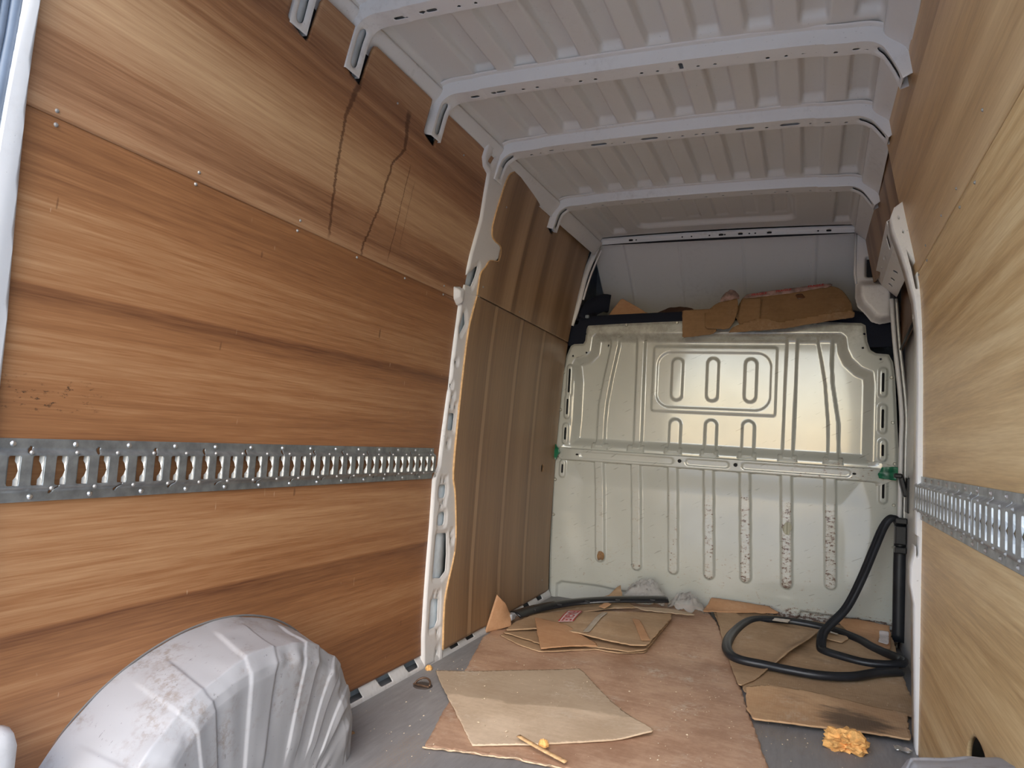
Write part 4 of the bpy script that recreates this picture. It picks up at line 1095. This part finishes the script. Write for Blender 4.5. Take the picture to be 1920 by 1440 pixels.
# cardboard scrap propped in the corner against the plywood
P4 = [(-.846, 2.975, .0), (-.815, 3.02, .175), (-.775, 3.13, .06), (-.762, 3.10, .02)]
def corner_map(u, v):
    a, b, c, d = [np.array(p) for p in P4]
    p = (a[None] * (1 - u)[:, None] + d[None] * u[:, None]) * (1 - v)[:, None] + (b[None] * (1 - u)[:, None] + c[None] * u[:, None]) * v[:, None]
    p[:, 0] += .010 * np.sin(u * 5) * v
    return p[:, 0], p[:, 1], p[:, 2]
o = sheet('cardboard_scrap', np.linspace(0, 1, 14), np.linspace(0, 1, 18), lambda U, V: np.maximum(U, V) - .97 + .05 * vnoise(U * 9, V * 9, 4), corner_map, M_CARD_OR, None, .004, 0)
tag(o, 'brown cardboard scrap standing in the left corner against the plywood', 'cardboard')
o = flat('cardboard_scrap', [(-.80, 3.28), (-.737, 3.479), (-.652, 3.592), (-.464, 3.68), (-.430, 3.77), (-.394, 3.67), (-.30, 3.60), (-.5, 3.46)], .028, M_CARD, None, .004, .010, .003, 19, .004, lambda x, y: .05 * sstep(3.60, 3.77, y))
tag(o, 'brown cardboard sheet behind the curved black trim strip', 'cardboard')
o = flat('cardboard_scrap', [(-.31, 3.56), (-.15, 3.61), (-.03, 3.60), (-.01, 3.57), (-.12, 3.55), (-.25, 3.53)], .040, M_TAN, None, .003, .008, .005, 20, .006)
tag(o, 'thin grey torn cardboard strip below the bubble wrap', 'cardboard')

# ---- black curved trim strip
sp = catmull([(-.775, 3.165, .055), (-.72, 3.335, .062), (-.58, 3.478, .085), (-.405, 3.552, .108), (-.165, 3.668, .122)], 12)
ts = tag(empty('trim_strip', (-.46, 3.5, .05)), 'curved black plastic trim strip lying across the flattened carton', 'trim strip')
tube('strip_body', sp, [(-.034, .003), (-.032, .009), (-.004, .011), (.020, .004), (.031, -.008), (.027, -.012), (.0, .002)], M_PLASTIC, ts)
for i in (10, 19, 28, 37, 44):
    box_obj('clip', tuple(sp[i] + np.array((.004, -.028, .0))), (.026, .010, .008), M_PLASTIC, ts, .002)
box_obj('end_cap', (-.787, 3.135, .050), (.028, .05, .03), mat_plain('grey_plastic', (0.33, 0.34, 0.36), .4), ts, .006)

# ---- clear bubble wrap bags
def blob(name, c, r, mat, seed, label, cat, amp=.35, sub=4, flatz=0.0, freq=5.0):
    bm = bmesh.new(); bmesh.ops.create_icosphere(bm, subdivisions=sub, radius=1.0)
    for v in bm.verts:
        p = np.array(v.co[:]); n = float(vnoise(p[0] * freq + p[2] * freq * .7, p[1] * freq - p[2] * freq * .4, seed)) - .5
        n2 = float(vnoise(p[0] * freq * 2.7 - p[2] * 9, p[1] * freq * 2.7 + p[2] * 7, seed + 3)) - .5
        k = 1 + amp * n + amp * .6 * n2
        q = p * k * np.array(r)
        v.co = (c[0] + q[0], c[1] + q[1], max(c[2] + q[2], flatz))
    o = bm_obj(name, bm, mat, None, False)
    return tag(o, label, cat)
def film(name, c, w, d, h, seed, label):
    def m(u, v):
        r = np.hypot(u, v)
        dome = np.clip(1 - r ** 2.2, 0, 1)
        n = vnoise(u * 3.1 + 4, v * 3.1, seed) * .6 + np.abs(vnoise(u * 7, v * 7, seed + 2) - .5) * 1.0 + .35 * vnoise(u * 17, v * 17, seed + 5)
        return c[0] + w * u + .012 * vnoise(u * 5, v * 5, seed + 9), c[1] + d * v, c[2] + h * dome * (.62 + .38 * n) + .006 * n
    o = sheet(name, np.linspace(-1.05, 1.05, 56), np.linspace(-1.05, 1.05, 40), lambda U, V: np.hypot(U, V) - .92 + .22 * (vnoise(U * 3.3, V * 3.3, seed) - .5), m, M_CLEAR, None, .0006, 0)
    return tag(o, label, 'bubble wrap')
film('bubble_wrap', (-.300, 3.755, .072), .125, .075, .115, 3, 'crumpled clear bubble wrap behind the end of the black trim strip')
film('bubble_wrap', (-.085, 3.735, .066), .100, .095, .085, 9, 'rounded clear bubble wrap bag at the foot of the bulkhead')

# ---- long black rubber door seal, looped on the floor and hung on the door post
hz = .038
up = [(.866, 3.765, .585), (.850, 3.75, .612), (.825, 3.735, .618), (.795, 3.72, .58), (.757, 3.68, .485), (.702, 3.62, .345), (.642, 3.57, .22), (.576, 3.52, .145), (.546, 3.49, .105)]
fl_ = [(.542, 3.440, hz), (.560, 3.405, hz), (.619, 3.375, hz), (.700, 3.348, hz), (.786, 3.350, hz + .005), (.836, 3.375, hz + .010), (.848, 3.405, hz + .012), (.838, 3.44, hz + .008), (.79, 3.50, hz + .003), (.745, 3.56, hz), (.700, 3.630, hz), (.614, 3.704, hz), (.500, 3.742, hz), (.363, 3.742, hz), (.237, 3.675, hz), (.179, 3.482, hz), (.166, 3.280, hz), (.186, 3.164, hz), (.235, 3.112, hz), (.332, 3.100, hz), (.425, 3.085, hz), (.536, 3.088, hz), (.646, 3.135, hz), (.745, 3.225, hz), (.828, 3.305, hz)]
path = up + [(x, y, z + float(lift(x, y)) - (.012 if y > 3.3 else 0)) for x, y, z in fl_]
pp = catmull(path, 9)
sec = [(-.017, -.004), (-.012, -.011), (.0, -.013), (.012, -.011), (.017, -.003), (.016, .006), (.008, .012), (.002, .008), (-.002, .007), (-.007, .012), (-.015, .007)]
rs = tag(empty('rubber_seal', (.45, 3.4, 0)), 'long black rubber door seal looped on the cardboard and hung at the door post', 'rubber seal')
tube('seal_loop', pp, [(a * 1.22, b * 1.22) for a, b in sec], M_RUBBER, rs)
box_obj('seal_block', (.866, 3.745, .545), (.046, .05, .085), M_PLASTIC, rs, .005)
box_obj('seal_block', (.866, 3.742, .610), (.050, .05, .028), M_PLASTIC, rs, .005)
box_obj('seal_block', (.866, 3.742, .478), (.048, .05, .030), M_PLASTIC, rs, .005)

# ---- small litter
def ragged(name, c, r, h, mat, seed, label, cat, n=26):
    V, F = [], []
    rr = random.Random(seed)
    rad = [r * (0.62 + .5 * rr.random()) for _ in range(n)]
    for lev, (s, z) in enumerate(((1.0, 0), (1.02, h * .35), (.72, h * .8), (.35, h), (.0, h * .92))):
        for k in range(n):
            a = 2 * math.pi * k / n; q = rad[k] * s * (1 + .12 * (rr.random() - .5))
            V.append((c[0] + q * math.cos(a), c[1] + q * math.sin(a), c[2] + z * (1 + .25 * (rr.random() - .5))))
    for l in range(4):
        for k in range(n): F.append((l * n + k, l * n + (k + 1) % n, (l + 1) * n + (k + 1) % n, (l + 1) * n + k))
    o = mesh_obj(name, V, F, mat, None, False)
    return tag(o, label, cat)
blob('foam_scrap', (.593, 2.485, .016), (.050, .062, .032), M_FOAM, 4, 'torn lump of yellow foam on the grey floor in front of the damp cardboard', 'foam', .95, 4, 0.0, 1.9)
ragged('foam_crumb', (-.196, 1.962, .022), .017, .016, M_FOAM, 9, 'small yellow foam crumb by the split wood splinter', 'foam', 14)
ragged('foam_crumb', (-.812, 2.407, 0), .014, .016, M_FOAM, 12, 'small yellow foam crumb at the foot of the white pillar', 'foam', 14)
def crumple(u, v):
    x = .726 + .062 * u; y = 2.512 + .05 * v + .01 * np.sin(u * 7)
    return x, y, .004 + .016 * vnoise(u * 4, v * 4, 6)
o = sheet('foil_scrap', np.linspace(0, 1, 12), np.linspace(0, 1, 10), lambda U, V: np.hypot(U - .5, V - .5) - .48 + .15 * vnoise(U * 6, V * 6, 3), crumple, M_FOIL, None, .001, 0, smooth=False)
tag(o, 'crumpled silver foil scrap on the floor beside the honey plywood', 'foil')
# splinter of wood sticking out from under the pale board
sv = np.array([(-.275, 1.968, .030), (-.20, 1.93, .028), (-.110, 1.902, .020)])
o = tube('wood_splinter', catmull(sv, 5), [(-.009, -.002), (.009, -.001), (.004, .002), (-.006, .002)], M_PALE)
tag(o, 'pale split wood splinter under the near edge of the tan board', 'splinter')
# raw torn edge of the hardboard facing the camera
tag(ragged('leaf', (-.735, 1.79, 0), .022, .006, M_LEAF, 21, 'dry brown leaf curled beside the dented wheel arch', 'leaf', 12), None)
# leaf scraps stuck on the bulkhead
def stuck(name, cx, cz, w, h, mat, seed, label, cat, y):
    o = sheet(name, rng(-w, w, w / 8), rng(-h, h, h / 8), lambda U, V: np.hypot(U / w, V / h) - .82 + .35 * (vnoise(U / w * 2.2, V / h * 2.2, seed) - .5), lambda a, b: (cx + a, y + .002 * np.sin(a * 200), cz + b), mat, None, .0015, 1)
    return tag(o, label, cat)
stuck('leaf', -.572, .262, .026, .028, M_LEAF, 3, 'dry brown leaf stuck on the leftmost lower rib of the bulkhead', 'leaf', 3.8665)
stuck('plastic_scrap', .378, .515, .024, .040, mat_plain('film_scrap', (0.36, 0.35, 0.26), .35), 5, 'torn film scrap hanging on the second lower rib from the right', 'plastic', 3.8665)

# green tape on both ends of the cross beam
def tape(name, pts, y, label, seed):
    P = np.array(pts)
    o = sheet(name, rng(P[:, 0].min() - .01, P[:, 0].max() + .01, .004), rng(P[:, 1].min() - .01, P[:, 1].max() + .01, .004), lambda U, V: sd_poly(U, V, pts) + .003 * vnoise(U * 90, V * 90, seed),
              lambda x, z: (x, y + .012 * (vnoise(x * 45, z * 45, seed) - .5), z), M_TAPE_G, None, .001, 1)
    return tag(o, label, 'tape')
tape('green_tape', [(-.885, .842), (-.868, .864), (-.842, .838), (-.832, .815), (-.848, .79), (-.860, .760), (-.872, .79)], 3.845, 'crumpled green tape on the left end of the cross beam', 4)
tape('green_tape', [(.776, .815), (.792, .850), (.850, .856), (.872, .850), (.865, .82), (.856, .788), (.80, .792), (.778, .795)], 3.845, 'torn green tape on the right end of the cross beam', 8)

# lashing ring let into the floor
lr = tag(empty('lashing_ring', (-.745, 2.245, 0)), 'rusty lashing ring in the floor near the white pillar', 'lashing ring')
M_RUSTY = mat_plain('rusty_steel', (0.16, 0.10, 0.065), .5, .6, .4, 60)
cupb = bmesh.new()
bmesh.ops.create_cone(cupb, cap_ends=True, segments=24, radius1=.034, radius2=.030, depth=.004)
bmesh.ops.translate(cupb, vec=(-.745, 2.245, .002), verts=cupb.verts)
bm_obj('ring_cup', cupb, mat_plain('dark_cup', (0.05, 0.04, 0.035), .6), lr)
aa = np.linspace(0, math.pi, 20)
tube('ring', np.stack([-.745 + .028 * np.cos(aa), 2.240 + .024 * np.sin(aa), .006 + .016 * np.sin(aa)], 1), circ(.0035, 8), M_RUSTY, lr, up=(0, 1, 0))
box_obj('ring_hinge', (-.745, 2.233, .006), (.062, .008, .006), M_RUSTY, lr, .002)

# ------------------------------------------------------------------ cardboard on the shelf
def upright(name, pts, mat, parent=None, y0=3.80, lean=.35, thick=.004, rough=.002, seed=1, bump=.006, yf=None, res=.010, flip=False):
    P = np.array(pts)
    def fm(x, z):
        y = y0 + lean * (z - 1.5) + bump * (vnoise(x * 9, z * 9, seed) - .5)
        if yf is not None: y = y + yf(np.asarray(x), np.asarray(z))
        return x, y, z
    return sheet(name, rng(P[:, 0].min() - .02, P[:, 0].max() + .02, res), rng(P[:, 1].min() - .02, P[:, 1].max() + .02, res),
                 lambda U, V: sd_poly(U, V, pts) + rough * (vnoise(U * 70, V * 70, seed) - .5) * 2, fm, mat, parent, thick, 0)
big = tag(empty('shelf_carton', (.25, 3.82, 1.5)), 'long crumpled brown carton with red printed tape hanging off the navy shelf', 'carton')
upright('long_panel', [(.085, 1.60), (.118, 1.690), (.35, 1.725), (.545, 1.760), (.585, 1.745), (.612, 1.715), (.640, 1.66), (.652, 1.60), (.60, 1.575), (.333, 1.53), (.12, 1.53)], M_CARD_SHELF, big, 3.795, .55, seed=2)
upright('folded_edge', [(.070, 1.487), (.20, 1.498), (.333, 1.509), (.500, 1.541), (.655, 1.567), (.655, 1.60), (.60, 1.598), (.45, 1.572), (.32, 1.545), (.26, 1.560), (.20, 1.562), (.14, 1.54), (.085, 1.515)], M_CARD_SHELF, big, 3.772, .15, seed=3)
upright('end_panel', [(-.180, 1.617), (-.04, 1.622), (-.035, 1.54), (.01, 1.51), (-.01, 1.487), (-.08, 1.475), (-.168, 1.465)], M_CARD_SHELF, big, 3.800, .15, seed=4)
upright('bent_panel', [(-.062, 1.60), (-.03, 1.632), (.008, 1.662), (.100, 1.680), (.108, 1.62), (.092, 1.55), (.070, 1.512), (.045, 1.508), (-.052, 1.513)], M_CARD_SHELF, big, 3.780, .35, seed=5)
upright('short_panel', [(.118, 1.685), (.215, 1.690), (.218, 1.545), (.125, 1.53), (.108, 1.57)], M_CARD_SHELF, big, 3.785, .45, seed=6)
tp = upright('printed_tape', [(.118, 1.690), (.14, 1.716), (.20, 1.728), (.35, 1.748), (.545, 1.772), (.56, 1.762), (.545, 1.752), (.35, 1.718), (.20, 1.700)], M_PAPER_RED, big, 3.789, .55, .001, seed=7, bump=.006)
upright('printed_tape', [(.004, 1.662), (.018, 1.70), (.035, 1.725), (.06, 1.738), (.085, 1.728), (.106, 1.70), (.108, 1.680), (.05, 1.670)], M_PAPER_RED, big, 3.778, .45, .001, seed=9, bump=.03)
upright('brown_tape', [(.375, 1.712), (.412, 1.716), (.432, 1.688), (.395, 1.682)], M_TAPE_B, big, 3.789, .55, .001, .0, 2)
for k, (x0, txt) in enumerate(((.165, 'FRAGILE'), (.285, 'FRAGILE'), (.44, 'FRAGILE'))):
    z0 = 1.706 + (x0 - .165) * .155
    def mp(a, b, x0=x0, z0=z0):
        x = x0 + .075 * a; z = z0 + .0125 * b + .011 * a
        return (x, 3.789 + .55 * (z - 1.5) + .006 * (float(vnoise(x * 9, z * 9, 7)) - .5) - .0025, z)
    text_on('tape_lettering', txt, mp, M_REDINK, tp)
o = upright('cardboard_piece', [(-.66, 1.588), (-.62, 1.67), (-.575, 1.738), (-.55, 1.725), (-.432, 1.655), (-.32, 1.595), (-.40, 1.585)], M_CARD_OR, None, 3.99, .25, seed=11)
tag(o, 'pointed light brown cardboard piece at the left end of the navy shelf', 'cardboard')
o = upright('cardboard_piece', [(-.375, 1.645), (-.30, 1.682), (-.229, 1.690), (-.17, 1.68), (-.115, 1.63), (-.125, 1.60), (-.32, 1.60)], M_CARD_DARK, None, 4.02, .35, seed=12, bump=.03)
tag(o, 'dark brown crumpled cardboard in the middle of the navy shelf', 'cardboard')
o = box_obj('cable_end', (-.735, 3.905, 1.603), (.024, .02, .02), mat_plain('grey_connector', (0.2, 0.24, 0.27), .4), None, .006)
tag(o, 'small grey plastic fastener at the left end of the navy shelf', 'fastener')

# ------------------------------------------------------------------ crumbs and chips too many to count
def crumbs():
    V, F = [], []
    rr = random.Random(5)
    def top(x, y):
        inside = lambda pts: float(sd_poly(np.array([x]), np.array([y]), pts)[0]) < -.01
        z = 0.0
        if inside([(-.497, 1.817), (-.616, 2.225), (-.815, 2.892), (-.01, 3.852), (.247, 2.914), (.44, 1.95)]): z = .009
        if inside([(-.758, 2.358), (-.320, 2.696), (.055, 2.235), (-.379, 1.879)]): z = .0175
        if inside([(.165, 3.30), (.276, 2.787), (.770, 2.865), (.80, 3.5), (.03, 3.845)]): z = .0185
        return z + float(lift(x, y)) if z else 0.0
    for k in range(560):
        x = rr.uniform(-.8, .76); y = rr.uniform(1.75, 3.3)
        if x < -.75 and y < 1.95: continue
        if x > .58 and y < 2.0: continue
        if -.76 < x < -.1 and 2.8 < y: continue
        if .13 < x and 2.78 < y < 2.88: continue
        z = top(x, y); s = rr.uniform(.0009, .0027) * (1.6 if rr.random() < .12 else 1)
        a = rr.uniform(0, 6.28); b = len(V)
        for q in range(5):
            an = a + q * 1.2566; V.append((x + s * rr.uniform(.6, 1.3) * math.cos(an), y + 1.6 * s * rr.uniform(.6, 1.3) * math.sin(an), z + .0002))
        V.append((x, y, z + s * .7))
        F += [(b + q, b + (q + 1) % 5, b + 5) for q in range(5)]
    o = mesh_obj('floor_crumbs', V, F, mat_plain('pale_chips', (0.60, 0.50, 0.36), .8, 0, .4, 90), None, False)
    tag(o, 'pale wood chips and crumbs scattered over the floor and boards', 'crumbs', kind='stuff')
crumbs()
